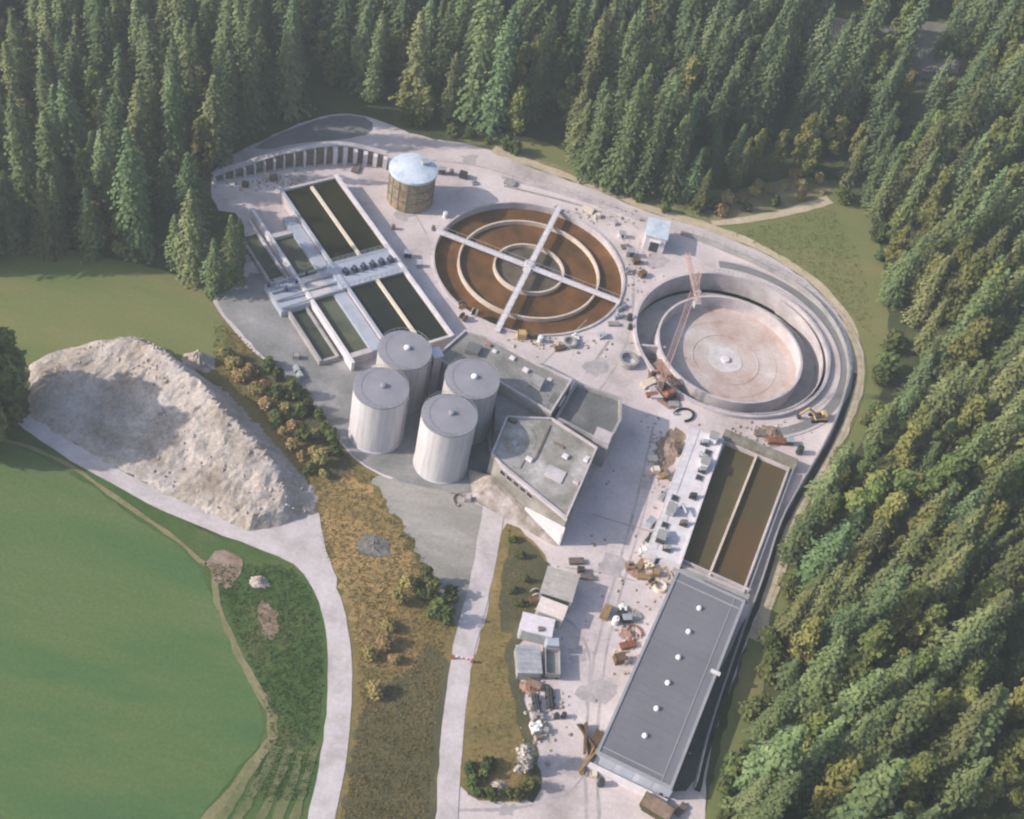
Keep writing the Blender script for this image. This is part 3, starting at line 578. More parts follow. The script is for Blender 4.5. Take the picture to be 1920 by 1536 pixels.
for k in range(64):
    a = R(-75)+R(180)*k/63; a2 = R(-75)+R(180)*(k+1)/63
    f_ = lambda q, z: (CB.x+(RB+.3)*math.cos(q), CB.y+(RB+.3)*math.sin(q), z)
    mb.beam(f_(a, .9), f_(a, 1.9), .06)
    if k < 63: mb.beam(f_(a, 1.9), f_(a2, 1.9), .06)
mb.build('railing', STEEL, t)

# ------------------------------------------------------------------ bay wall (upper left)
bt = [(400, 341, 1.6), (422, 335, 2.0), (466, 328, 3.0), (514, 316, 3.6), (554, 312, 4.2), (601, 307, 5.0), (647, 304, 4.8), (690, 307, 3.8), (722, 314, 3.6)]
wl = [P(x, y) for x, y, h_ in bt]
for i in range(len(wl)): wl[i].z = bt[i][2]
for _ in range(2):
    q = [wl[0]]
    for i in range(len(wl)-1): q += [wl[i]*.75+wl[i+1]*.25, wl[i]*.25+wl[i+1]*.75]
    wl = q+[wl[-1]]
cum = [0]
for i in range(1, len(wl)): cum.append(cum[-1]+(wl[i].to_2d()-wl[i-1].to_2d()).length)
def along(s_):
    for i in range(1, len(wl)):
        if s_ <= cum[i] or i == len(wl)-1:
            k = (s_-cum[i-1])/(cum[i]-cum[i-1]); d = (wl[i]-wl[i-1]).to_2d().normalized(); p = wl[i-1]+(wl[i]-wl[i-1])*k; return p.to_2d(), d, p.z
t = empty('bay_wall', (wl[0].x, wl[0].y, 0), 'long curved retaining wall divided by pale buttresses into brown bays', 'wall')
NB = 17; LW = cum[-1]
mb = MB(); m2 = MB()
for i in range(len(wl)-1):
    a, b = wl[i], wl[i+1]; d = (b-a).to_2d().normalized(); n = Vector((-d.y, d.x))
    def sec(p, o, z): return (p.x+n.x*o, p.y+n.y*o, z)
    mb.hexa([sec(a, 0, 0), sec(b, 0, 0), sec(b, .5, 0), sec(a, .5, 0)], [sec(a, 0, a.z-.15), sec(b, 0, b.z-.15), sec(b, .5, b.z-.15), sec(a, .5, a.z-.15)])
    m2.hexa([sec(a, -.3, a.z-.15), sec(b, -.3, b.z-.15), sec(b, 1.1, b.z-.15), sec(a, 1.1, a.z-.15)], [sec(a, -.3, a.z+.1), sec(b, -.3, b.z+.1), sec(b, 1.1, b.z+.1), sec(a, 1.1, a.z+.1)])
mb.build('wall', CONC, t); m2.build('coping', CONC, t)
for k in range(NB+1):
    p, d, hz_ = along(LW*k/NB*.999+.01); n = Vector((d.y, -d.x)); mb = MB(); w2 = (.13 if k % 3 else .22) if k < 12 else .45
    a_, b_, c_, e_ = p-d*w2, p+d*w2, p+d*w2+n*.9, p-d*w2+n*.9
    mb.hexa([(q.x, q.y, 0) for q in (e_, c_, b_, a_)], [(q.x, q.y, z) for q, z in ((e_, hz_*.8), (c_, hz_*.8), (b_, hz_-.2), (a_, hz_-.2))]); mb.build('buttress', CONCW, t)
for k in range(NB):
    p, d, hz_ = along(LW*(k+.5)/NB); n = Vector((d.y, -d.x)); hw = LW/NB/2-(.24 if k < 11 else .6); mb = MB(); a_ = p+n*.02
    mb.prism([a_-d*hw, a_+d*hw, a_+d*hw+n*.12, a_-d*hw+n*.12], .1, hz_-.45); mb.build('panel', FORM if k % 4 else mat('grey_green_panel', [(.12, .13, .11), (.19, .19, .16)], scale=1, fine=.2), t)

# ------------------------------------------------------------------ main concrete building
def parapet(mb, poly, t_, z0, z1):
    n = len(poly); a = sum(poly[i].x*poly[(i+1) % n].y-poly[(i+1) % n].x*poly[i].y for i in range(n))
    if a < 0: poly = list(reversed(poly))
    ins = []
    for i in range(n):
        p0, p1, p2 = poly[i-1], poly[i], poly[(i+1) % n]; d1 = (p1-p0).normalized(); d2 = (p2-p1).normalized()
        n1 = Vector((-d1.y, d1.x)); n2 = Vector((-d2.y, d2.x)); b = (n1+n2); b = b/max(.3, b.length_squared)*2
        ins.append(p1+b*t_)
    for i in range(n):
        j = (i+1) % n; q = [poly[i], poly[j], ins[j], ins[i]]
        mb.hexa([(p.x, p.y, z0) for p in q], [(p.x, p.y, z1) for p in q])
    return ins
def wing(pix, z, par, mt_roof, mt_wall, name_w='wall', name_r='roof', parent=None, inset=.35):
    poly = [P(x, y, z).to_2d() for x, y in pix]
    MB().prism(poly, 0, z-par).build(name_w, mt_wall, parent)
    mb = MB(); ins = parapet(mb, poly, inset, z-par, z); mb.build('parapet', CONC if mt_roof is not ROOFD else CONCG, parent)
    v, f = fill(ins, (), z-par+.06); m2 = MB(); m2.add(v, f); m2.build(name_r, mt_roof, parent)
    return poly
t = empty('concrete_building', P(1000, 860), 'large weathered concrete building with stepped flat roofs right of the silos', 'building')
ZB = 7.6
WALLC = mat('pale_building_wall', [(.15, .14, .12), (.23, .21, .19), (.33, .30, .285)], scale=.2, detail=6, fine=.08)
for q in ((1061, 972), (941, 863), (1121, 837)): p = P(*q, ZB); print('base of', q, [round(x) for x in proj((p.x, p.y, 0))[:2]])
SW = wing([(950, 779), (1036, 783), (1121, 838), (1063, 972), (941, 872), (921, 850)], ZB, .5, ROOFC, WALLC, parent=t)
NW = wing([(872, 618), (915, 630), (1014, 683), (1074, 711), (1034, 774), (930, 712), (850, 690), (815, 668)], ZB+.4, .5, mat('mid_flat_roof', [(.13, .13, .12), (.21, .20, .19), (.29, .27, .27)], scale=.15, detail=10, fine=.25, contrast=.95), CONCG, parent=t)
NE = wing([(1079, 716), (1166, 744), (1166, 785), (1141, 835), (1041, 782)], 6.5, .9, ROOFD, CONCG, parent=t, inset=.5)
MB().prism([P(930, 716, 6).to_2d(), P(1032, 780, 6).to_2d(), P(1000, 800, 6).to_2d(), P(930, 800, 6).to_2d()], 0, 4.9).build('link_roof', CONCG, t)
# roof furniture
for i, (px, py, sx, sy, h_, mt_, nm) in enumerate([(960, 675, 1.2, .9, .8, CONCW, 'roof_vent'), (985, 698, 1.3, .9, .9, CONCW, 'roof_vent'), (1030, 715, 1.0, 1.0, .6, CONC, 'roof_vent'), (915, 650, 1.3, .8, .8, EARTH, 'roof_vent'), (927, 662, 1.0, .8, .7, CONCW, 'roof_vent'), (965, 832, 1.0, 1.0, .5, WALLB, 'roof_vent'), (960, 790, 1.6, .9, .5, DARK, 'roof_vent'), (1048, 835, 2.4, .6, .2, FORM, 'roof_hatch'), (1060, 857, 1.2, 1.0, .5, CONCW, 'roof_vent'), (1100, 862, .9, 1.4, .5, CONCW, 'roof_vent'), (992, 862, 1.4, 1.0, .4, CONCW, 'roof_hatch'), (1080, 905, 1.2, .9, .4, CONC, 'roof_hatch')]):
    z_ = ZB-.4; p = P(px, py, z_); MB().box((p.x, p.y, z_+h_/2), (sx, sy, h_), -.35, .85).build(nm, mt_, t, bevel=.06)
a = P(1031, 798, ZB-.4); b = P(1003, 862, ZB-.4); MB().beam((a.x, a.y, ZB-.3), (b.x, b.y, ZB-.3), .3, .2).build('roof_joint', FORM, t)
for i, (qx, z0_, z1_, mt_, nm) in enumerate([([(1120, 800), (1150, 812), (1142, 832), (1112, 820)], 5.6, 7.0, CONC, 'roof_plinth'), ([(1000, 700), (1022, 710), (1014, 726), (992, 716)], ZB, ZB+1.2, CONCG, 'roof_plinth'), ([(880, 640), (905, 648), (896, 664), (872, 655)], ZB, ZB+1.0, ROOFD, 'roof_plinth'), ([(1030, 870), (1062, 886), (1052, 906), (1020, 890)], ZB-.5, ZB-.2, CONC, 'roof_patch'), ([(960, 850), (985, 860), (975, 878), (950, 868)], ZB-.5, ZB-.25, CONCG, 'roof_patch'), ([(1040, 735), (1062, 742), (1050, 762), (1028, 752)], ZB-.1, ZB+.1, ROOFD, 'roof_patch')]):
    pp = [P(x_, y_, z1_).to_2d() for x_, y_ in qx]; MB().prism(pp, z0_-.3, z1_).build(nm, mt_, t)
# front wall windows
fa, fb = SW[3], SW[4]; d = (fb-fa).normalized(); n = Vector((d.y, -d.x)); L = (fb-fa).length
if (fa+n-SW[0]).length < (fa-SW[0]).length: n = -n
bk = MB(); o1 = n*.05; pts = [fa+o1, fb+o1+(-d if 0 else d)*1.0]; f_l, f_r = pts[1], pts[0]
bk.add([(f_l.x, f_l.y, 3.4), (f_l.x+n.x*.8, f_l.y+n.y*.8, 3.2), (f_l.x+n.x*4.5, f_l.y+n.y*4.5, .1), (f_r.x, f_r.y, .2), (f_r.x+n.x*.8, f_r.y+n.y*.8, .1), (f_l.x+d.x*6, f_l.y+d.y*6, .1), (f_l.x, f_l.y, 0)], [(0, 1, 4, 3), (1, 2, 4), (0, 5, 1), (1, 5, 2)])
tag(bk.build('bank', mat('pink_soil_bank', [(.20, .17, .14), (.31, .265, .25), (.42, .37, .37)], scale=.5, fine=.25, rough=1)), kind='structure')
for k in range(5):
    p = fa+d*(L*.5+k*1.6); mb = MB(); mb.prism([p, p+d*1.2, p+d*1.2+n*.03, p+n*.03], 5.4, 6.5); wn = mb.build('window', GLASS, t)
    mb = MB()
    for z0_, z1_, x0_, x1_ in ((5.3, 5.4, -.1, 1.3), (6.5, 6.6, -.1, 1.3), (5.4, 6.5, -.1, 0), (5.4, 6.5, 1.2, 1.3)):
        mb.prism([p+d*x0_, p+d*x1_, p+d*x1_+n*.12, p+d*x0_+n*.12], z0_, z1_)
    mb.build('window_frame', CONC, t)
mb = MB(); mb.prism([fa-d*.2, fb+d*.2, fb+d*.2+n*.25, fa-d*.2+n*.25], ZB-.55, ZB+.02); mb.build('cornice', CONC, t)
mb = MB(); q0, q1 = fa-d*.3, fa+d*(L*.55)
mb.hexa([(q.x, q.y, 0) for q in (q0, q1, q1+n*.18, q0+n*.18)], [(q0.x, q0.y, 5.2), (q1.x, q1.y, 2.4), (q1.x+n.x*.18, q1.y+n.y*.18, 2.4), (q0.x+n.x*.18, q0.y+n.y*.18, 5.2)]); mb.build('white_plinth', CONCW, t)
# side (shaded) wall openings
sa, sb = SW[2], SW[3]; d = (sb-sa).normalized(); n = Vector((-d.y, d.x)); L = (sb-sa).length
if (sa+n-SW[5]).length < (sa-SW[5]).length: n = -n
for k in range(7):
    p = sa+d*(1.2+k*(L-2.4)/7); mb = MB(); mb.prism([p, p+d*1.4, p+d*1.4+n*.04, p+n*.04], 4.3, 6.2); mb.build('window', GLASS, t)
for k in range(3):
    p = sa+d*(2+k*6.5); mb = MB(); mb.prism([p, p+d*3, p+d*3+n*.06, p+n*.06], .1, 3.6); mb.build('roller_door', STEEL, t)

# ------------------------------------------------------------------ warehouse
ZW = 4.2
WQ = Quad([(1262, 1066), (1408, 1130), (1249, 1474), (1126, 1416)], ZW); print('warehouse', WQ.lu, WQ.lv)
t = empty('warehouse', WQ.at(.5, .5), 'long low warehouse with flat grey roof and six white roof domes', 'warehouse')
mb = MB(); WQ.bx(mb, .3, WQ.lu-.3, .3, WQ.lv-.3, 0, ZW-.35); mb.build('wall', mat('warehouse_wall', [(.36, .38, .43), (.46, .48, .54)], scale=.3, stretch=(0, (1, 1, 1))), t)
mb = MB(); WQ.bx(mb, 0, WQ.lu, 0, WQ.lv, ZW-.34, ZW-.05); mb.build('roof', ROOFG, t)
mb = MB(); WQ.frame(mb, .45, ZW-.36, ZW+.12, .03); mb.build('roof_edge', ROOFL, t)
mb = MB(); WQ.bx(mb, WQ.lu-1.9, WQ.lu-1.75, .5, WQ.lv-.5, ZW-.045, ZW+.02); WQ.bx(mb, .5, WQ.lu-.5, 2.0, 2.25, ZW-.045, ZW+.05); WQ.bx(mb, .5, WQ.lu-1.9, WQ.lv-1.5, WQ.lv-1.35, ZW-.045, ZW+.02); mb.build('roof_seam', ROOFL, t)
mb = MB()
for k in range(1, 26): WQ.bx(mb, .5, WQ.lu-1.95, k*WQ.lv/26, k*WQ.lv/26+.06, ZW-.046, ZW-.02)
mb.build('roof_rib', ROOFG, t)
for k, q in enumerate([(1311, 1141), (1291, 1185), (1272, 1233), (1252, 1281), (1231, 1329), (1209, 1380)]):
    p = P(*q, ZW); MB().lathe((p.x, p.y), [(.45, ZW-.05), (.45, ZW+.2), (.36, ZW+.38), (.2, ZW+.5), (0, ZW+.54)], 16).build('roof_dome', WHITE, t, smooth=True)
p = P(1341, 1262, ZW); MB().box((p.x, p.y, ZW+.15), (1.6, .5, .5), WQ.ang).build('vent_outlet', CONCW, t)
mb = MB(); WQ.bx(mb, -.6, WQ.lu+.2, WQ.lv+.02, WQ.lv+.9, 0, 1.0); mb.build('front_ledge', CONCW, t)
for k in range(4):
    mb = MB(); x = 1.2+k*3.1; WQ.bx(mb, x, x+2.2, WQ.lv-.3, WQ.lv-.24, 1.02, 3.4); mb.build('door_panel', WALLB, t)
for k in range(9):
    mb = MB(); y = 2+k*4.3; WQ.bx(mb, .24, .3, y, y+2.2, 1.2, 3.2); mb.build('window', GLASS, t)
# low apron north of the warehouse
AQ = Quad([(1270, 1045), (1408, 1108), (1400, 1134), (1262, 1070)], .8)
t = empty('weir_chamber', AQ.at(.5, .5), 'low grey concrete chamber between the water channels and the warehouse', 'chamber')
mb = MB(); AQ.bx(mb, 0, AQ.lu, 0, AQ.lv-.6, 0, .9); mb.build('slab', CONCG, t)
mb = MB(); AQ.bx(mb, .2, AQ.lu-.2, .3, .6, .9, 1.5); mb.build('weir', CONC, t)

# ------------------------------------------------------------------ long olive water channels and deck
CQ = Quad([(1357, 827), (1476, 880), (1392, 1110), (1272, 1052)], 1.2); print('channels', CQ.lu, CQ.lv)
t = empty('water_channels', CQ.at(.5, .5), 'pair of long open channels of olive brown water split by a pale wall', 'water tank')
cu = CQ.lu; cv = CQ.lv
mb = MB(); CQ.frame(mb, .35, 0, 1.3, .35); mb.build('wall', CONC, t)
mb = MB(); CQ.bx(mb, 0, cu*.5-.2, 0, cv, .1, .55); mb.build('water', WOLIVE, t)
mb = MB(); CQ.bx(mb, cu*.5+.2, cu, 0, cv, .1, .55); mb.build('water', WBROWN, t)
mb = MB(); CQ.bx(mb, cu*.5-.2, cu*.5+.2, 0, cv, 0, 1.35); mb.build('dividing_wall', RIM, t)
mb = MB(); CQ.bx(mb, -1.0, cu+1.2, -2.4, -.36, 0, 2.2); mb.build('head_wall', mat('stained_concrete', [(.14, .12, .09), (.26, .24, .20)], scale=.4, fine=.25), t)
mb = MB(); CQ.bx(mb, cu+.9, cu+1.05, 0, cv, 0, 1.5); mb.build('side_rail', STEEL, t)
DQ = Quad([(1293, 800), (1362, 826), (1272, 1056), (1215, 1036)], 2.2); print('deck', DQ.lu, DQ.lv)
t = empty('equipment_deck', DQ.at(.5, .5), 'long raised white concrete deck beside the olive water channels', 'deck')
mb = MB(); DQ.bx(mb, 0, DQ.lu, 0, DQ.lv, 0, 2.2); mb.build('slab', CONCW, t)
mb = MB(); DQ.bx(mb, DQ.lu-.35, DQ.lu, 0, DQ.lv, 2.2, 2.5); mb.build('kerb', CONCW, t)
mb = MB()
for k in range(22): p = DQ.m(.15, .5+k*(DQ.lv-1)/21, 2.2); mb.beam(p, p+Vector((0, 0, 1)), .07)
mb.beam(DQ.m(.15, .5, 3.2), DQ.m(.15, DQ.lv-.5, 3.2), .07); mb.build('railing', STEEL, t)
mats_ = [WHITE, WALLB, DARK, CONCG, WHITE, STEEL, FORM]
r_ = random.Random(5); n_ = 0; WHERE = ['at the top end', 'near the top end', 'in the upper part', 'above the middle', 'at the middle', 'below the middle', 'in the lower part', 'near the bottom end', 'at the bottom end']
for k in range(18):
    v_ = .04+k*.053; 
    if 6 < k < 9: continue
    x = DQ.lu*r_.choice([.25, .5, .7]); y = DQ.lv*v_; kind = k % 4; mt_ = mats_[k % 7]; c = DQ.m(x, y, 2.2); where = WHERE[min(8, int(v_*9))]
    if kind == 0:
        e = empty('machine_cabinet', c, f'{ {WHITE:"white",WALLB:"blue grey",DARK:"dark",CONCG:"grey",STEEL:"steel",FORM:"brown"}[mt_]} box cabinet {where} of the white deck, {["first","second","third","fourth","fifth"][k//4]} cabinet from the top', 'cabinet'); MB().box(c+Vector((0, 0, .7)), (1.5, 1.9, 1.4), DQ.ang).build('body', mt_, e, bevel=.05); MB().box(c+Vector((0, 0, 1.47)), (1.7, 2.1, .14), DQ.ang).build('lid', CONCG, e)
    elif kind == 1:
        e = empty('motor_unit', c, f'dark motor unit with drum {where} of the white deck', 'motor'); MB().box(c+Vector((0, 0, .2)), (1.4, 1.0, .4), DQ.ang).build('base', DARK, e); MB().tube(c+Vector((-.5, 0, .8)), c+Vector((.6, .2, .8)), .42, 12).build('drum', mt_, e)
    elif kind == 2:
        e = empty('open_hatch', c, f'square dark opening with steel frame {where} of the white deck', 'hatch'); MB().box(c+Vector((0, 0, .05)), (1.5, 1.5, .1), DQ.ang).build('frame', STEEL, e); MB().box(c+Vector((0, 0, .11)), (1.2, 1.2, .03), DQ.ang).build('cover', DARK, e)
    else:
        e = empty('pipe_stack', c, f'bent grey pipe with flanges {where} of the white deck', 'pipe'); MB().tube(c, c+Vector((0, 0, 1.3)), .25, 10).build('riser', STEEL, e); q = DQ.m(x+1.2, y+1.6, 3.4); MB().tube(c+Vector((0, 0, 1.2)), q, .25, 10).build('pipe', STEEL, e)

# ------------------------------------------------------------------ containers and truck at the island edge
def container(pix, z, name, mt_roof, mt_wall, label, cat, ribs=True, dark=None):
    q = Quad(pix, z); t = empty(name, q.at(.5, .5), label, cat)
    mb = MB(); q.bx(mb, 0, q.lu, 0, q.lv, .15, z-.06)
    if ribs:
        for k in range(1, int(q.lv/.8)): q.bx(mb, -.05, q.lu+.05, k*.8, k*.8+.3, .3, z-.2)
    mb.build('body', mt_wall, t)
    mb = MB(); q.bx(mb, -.08, q.lu+.08, -.08, q.lv+.08, z-.055, z+.04); mb.build('roof', mt_roof, t)
    mb = MB()
    for y in np.arange(.6, q.lv-.3, .9): q.bx(mb, .1, q.lu-.1, y, y+.12, z+.04, z+.1)
    mb.build('roof_rib', mt_roof, t)
    mb = MB(); q.bx(mb, .4, q.lu-.4, q.lv+.0, q.lv+.05, .2, z-.3); mb.build('door', dark or STEEL, t)
    return q, t
TGREY = mat('tan_grey_roof', [(.32, .29, .27), (.42, .39, .37)], scale=.6, fine=.15)
TPINK = mat('pale_pink_roof', [(.58, .49, .46), (.68, .60, .57)], scale=.6, fine=.12)
TLIL = mat('pale_lilac_roof', [(.56, .50, .56), (.66, .60, .65)], scale=.6, fine=.1)
container([(1027, 1060), (1087, 1082), (1071, 1127), (1014, 1112)], 3.4, 'site_hut', TGREY, CONCG, 'grey brown site hut topmost in the row beside the grass island', 'site hut', dark=DARK)
container([(1016, 1118), (1064, 1138), (1056, 1162), (1006, 1143)], 3.0, 'container', TPINK, CREAM, 'pale peach container between the grey brown hut and the lilac container', 'container')
container([(980, 1146), (1040, 1164), (1034, 1194), (976, 1180)], 3.0, 'container', TLIL, WHITE, 'pale lilac container with a dark roof hatch beside the grass island', 'container')
p = P(1014, 1180, 3.1); tag(MB().box((p.x, p.y, 3.2), (.9, .8, .3), .3).build('toolbox', FORM), 'dark toolbox lying on the pale lilac container roof', 'toolbox')
container([(964, 1207), (1012, 1214), (1016, 1262), (975, 1262)], 2.2, 'storage_shed', mat('bluegrey_tarp', [(.24, .26, .28), (.40, .38, .42)], scale=.5, fine=.2), CONCG, 'low blue grey storage shed below the lilac container', 'shed', ribs=False)
def truck(px, py, rz, label):
    c = P(px, py); t = empty('truck', c, label, 'truck', rz=rz); t['_local'] = 1
    MB().box((0, 0, .8), (6.2, .9, .3)).build('chassis', DARK, t)
    MB().box((2.4, 0, 1.75), (1.7, 2.3, 1.9), 0, .92).build('cab', WALLB, t, bevel=.08)
    MB().box((3.2, 0, 2.0), (.08, 1.9, .8)).build('windscreen', GLASS, t)
    mb = MB(); mb.box((-1.0, 0, 1.15), (4.6, 2.4, .15)); mb.box((-1.0, 1.15, 1.7), (4.6, .1, 1.0)); mb.box((-1.0, -1.15, 1.7), (4.6, .1, 1.0)); mb.box((-3.25, 0, 1.7), (.1, 2.2, 1.0)); mb.box((1.25, 0, 1.8), (.1, 2.2, 1.2)); mb.build('bed', CONCG, t)
    for x in (2.2, -1.4, -2.6):
        for s in (-1, 1): MB().tube((x, s*.75, .5), (x, s*1.15, .5), .5, 16).build('wheel', BLACK, t)
    return t
truck(1032, 1243, R(100), 'dark blue grey tipper truck parked below the lilac container, beside the blue grey shed')

# ------------------------------------------------------------------ excavators
def excavator(px, py, rz, mt_, label, k=1.0, reach=1.0):
    t = empty('excavator', P(px, py), label, 'excavator', rz=rz); t['_local'] = 1; t.scale = (k, k, k)
    for s in (-1, 1):
        mb = MB(); mb.box((0, s*1.05, .42), (3.4, .5, .55)); mb.tube((1.6, s*1.05-.25, .42), (1.6, s*1.05+.25, .42), .4, 12); mb.tube((-1.6, s*1.05-.25, .42), (-1.6, s*1.05+.25, .42), .4, 12); mb.build('track', BLACK, t)
    mb = MB(); mb.box((-.3, 0, 1.15), (3.0, 2.4, .5)); mb.box((-1.35, 0, 1.65), (1.1, 2.3, .8), 0, .9); mb.build('body', mt_, t, bevel=.08)
    MB().box((.5, .65, 2.0), (1.3, 1.0, 1.4), 0, .85).build('cab', GLASS, t, bevel=.06)
    MB().beam((.7, -.3, 1.5), (3.2*reach, -.3, 3.6), .35, .5).build('boom', mt_, t)
    MB().beam((3.1*reach, -.3, 3.6), (4.8*reach, -.3, 1.5), .28, .4).build('arm', mt_, t)
    mb = MB(); mb.hexa([(4.4*reach, -.8, .5), (5.1*reach, -.8, .4), (5.1*reach, .2, .4), (4.4*reach, .2, .5)], [(4.5*reach, -.8, 1.4), (5.0*reach, -.8, 1.5), (5.0*reach, .2, 1.5), (4.5*reach, .2, 1.4)]); mb.build('bucket', DARK, t)
excavator(1532, 786, R(200), YELLOW, 'yellow excavator in the corner right of the dry round basin', .85)
excavator(1246, 738, R(130), RUST, 'rusty red excavator on red earth left of the dry round basin', 1.0)
excavator(512, 962, R(20), WHITE, 'small white excavator at the lower tip of the rubble heap', .7)

# ------------------------------------------------------------------ tower crane
c = P(1232, 738); h = 24.0
for zz in np.arange(15, 45, .5):
    if proj((c.x, c.y, zz))[1] < 545: h = zz; break
print('crane', h)
t = empty('tower_crane', c, 'tall slender red lattice tower crane rising left of the dry round basin', 'crane')
def lattice(mb, a, b, w_, n, th):
    a = Vector(a); b = Vector(b); d = (b-a).normalized(); up = Vector((0, 0, 1)) if abs(d.z) < .9 else Vector((1, 0, 0)); x = d.cross(up).normalized()*w_/2; y = x.normalized().cross(d)*w_/2
    cs = [x+y, x-y, -x-y, y-x]
    for q in cs: mb.beam(a+q, b+q, th)
    for k in range(n):
        p0 = a+(b-a)*k/n; p1 = a+(b-a)*(k+1)/n
        for i in range(4): mb.beam(p0+cs[i], p1+cs[(i+1) % 4], th*.6)
        for i in range(4): mb.beam(p0+cs[i], p0+cs[(i+1) % 4], th*.6)
mb = MB(); lattice(mb, (c.x, c.y, .6), (c.x, c.y, h), 1.0, 24, .05); mb.build('mast', PRED, t)
MB().box((c.x, c.y, .35), (3.2, 3.2, .6), .3).build('base', CONC, t)
jd = Vector((-.25, 1, 0)).normalized()
mb = MB(); lattice(mb, Vector((c.x, c.y, h+.6)), Vector((c.x, c.y, h+.6))+jd*9, .7, 9, .09); mb.build('jib', PRED, t)
mb = MB(); lattice(mb, Vector((c.x, c.y, h+.6)), Vector((c.x, c.y, h+.6))-jd*4, .7, 4, .09); mb.build('counter_jib', PRED, t)
q = Vector((c.x, c.y, h-.2))-jd*3.6; MB().box(q, (1.2, 1.2, 1.2), .3).build('counterweight', CONCG, t)
mb = MB(); lattice(mb, (c.x, c.y, h+.9), (c.x, c.y, h+4), .6, 4, .08); mb.beam((c.x, c.y, h+4), Vector((c.x, c.y, h+.9))+jd*8, .06); mb.beam((c.x, c.y, h+4), Vector((c.x, c.y, h+.9))-jd*3.8, .06); mb.build('tower_head', PRED, t)
MB().box((c.x+.9, c.y, h-.8), (.9, .9, 1.3)).build('cab', CREAM, t)

# ------------------------------------------------------------------ kiosk
KQ = Quad([(1217, 408), (1260, 416), (1249, 448), (1211, 440)], 4.4); print('kiosk', KQ.lu, KQ.lv)
t = empty('kiosk', KQ.at(.5, .5), 'small white kiosk with pale blue roof and dark doorway by the perimeter', 'kiosk')
mb = MB(); KQ.bx(mb, .15, KQ.lu-.15, .15, KQ.lv-.15, 0, 4.1); mb.build('wall', CONCW, t)
mb = MB(); KQ.bx(mb, -.1, KQ.lu+.1, -.1, KQ.lv+.1, 4.1, 4.4); mb.build('roof', DOME, t)
mb = MB(); KQ.bx(mb, KQ.lu*.3, KQ.lu*.7, KQ.lv-.15, KQ.lv-.1, .1, 3.2); mb.build('door', DARK, t)
mb = MB(); KQ.bx(mb, KQ.lu*.25, KQ.lu*.75, KQ.lv-.1, KQ.lv+.7, 3.3, 3.42); mb.build('canopy', CONCW, t)
c = P(980, 1440); PALETREE = c

# ------------------------------------------------------------------ perimeter wall, fence, barrier
def wallrun(name, pix, th, h0, mt_, label, cat, posts=True, seed=0):
    c = [P(*q).to_2d() for q in pix]
    for _ in range(2):
        q = [c[0]]
        for i in range(len(c)-1): q += [c[i]*.75+c[i+1]*.25, c[i]*.25+c[i+1]*.75]
        c = q+[c[-1]]
    t = empty(name, (c[0].x, c[0].y, 0), label, cat); mb = MB(); m2 = MB(); acc = 0
    for i in range(len(c)-1):
        d = (c[i+1]-c[i]).normalized(); n = Vector((-d.y, d.x))*th/2
        mb.prism([c[i]-n, c[i+1]-n, c[i+1]+n, c[i]+n], 0, h0); L = (c[i+1]-c[i]).length; s = 0
        while acc+(L-s) >= 2.5: s += 2.5-acc; acc = 0; p = c[i]+d*s; m2.beam((p.x, p.y, h0), (p.x, p.y, h0+1.3), .09)
        acc += L-s
        m2.beam((c[i].x, c[i].y, h0+1.25), (c[i+1].x, c[i+1].y, h0+1.25), .06); m2.beam((c[i].x, c[i].y, h0+.7), (c[i+1].x, c[i+1].y, h0+.7), .04)
    mb.build('wall', mt_, t)
    if posts: m2.build('railing', STEEL, t)
wallrun('perimeter_wall', [(940, 335), (1060, 366), (1200, 415)], .3, .9, CONC, 'low wall with railing behind the brown clarifier along the forest side', 'wall')
wallrun('perimeter_wall', [(1275, 440), (1310, 452), (1420, 497), (1510, 547), (1570, 617), (1594, 690), (1577, 760), (1548, 830), (1494, 920), (1458, 985), (1424, 1100), (1388, 1190), (1322, 1385), (1300, 1480)], .3, 1.3, CONCG, 'long low perimeter wall with railing curving round the dry basin and down past the warehouse', 'wall')
wallrun('trench_wall', [(945, 350), (1060, 378), (1120, 398)], .25, .4, CONCG, 'short low kerb wall just behind the brown clarifier', 'wall', posts=False)
# barrier
a = P(848, 1236); b = P(884, 1243); t = empty('barrier_gate', a, 'red and white barrier pole across the access lane', 'barrier')
for k in range(8): MB().beam(a+(b-a)*k/8+Vector((0, 0, 1)), a+(b-a)*(k+1)/8+Vector((0, 0, 1)), .16).build('pole_segment', RED if k % 2 == 0 else WHITE, t)
for q in (a, b): MB().box(q+Vector((0, 0, .55)), (.35, .35, 1.1)).build('post', RED, t)

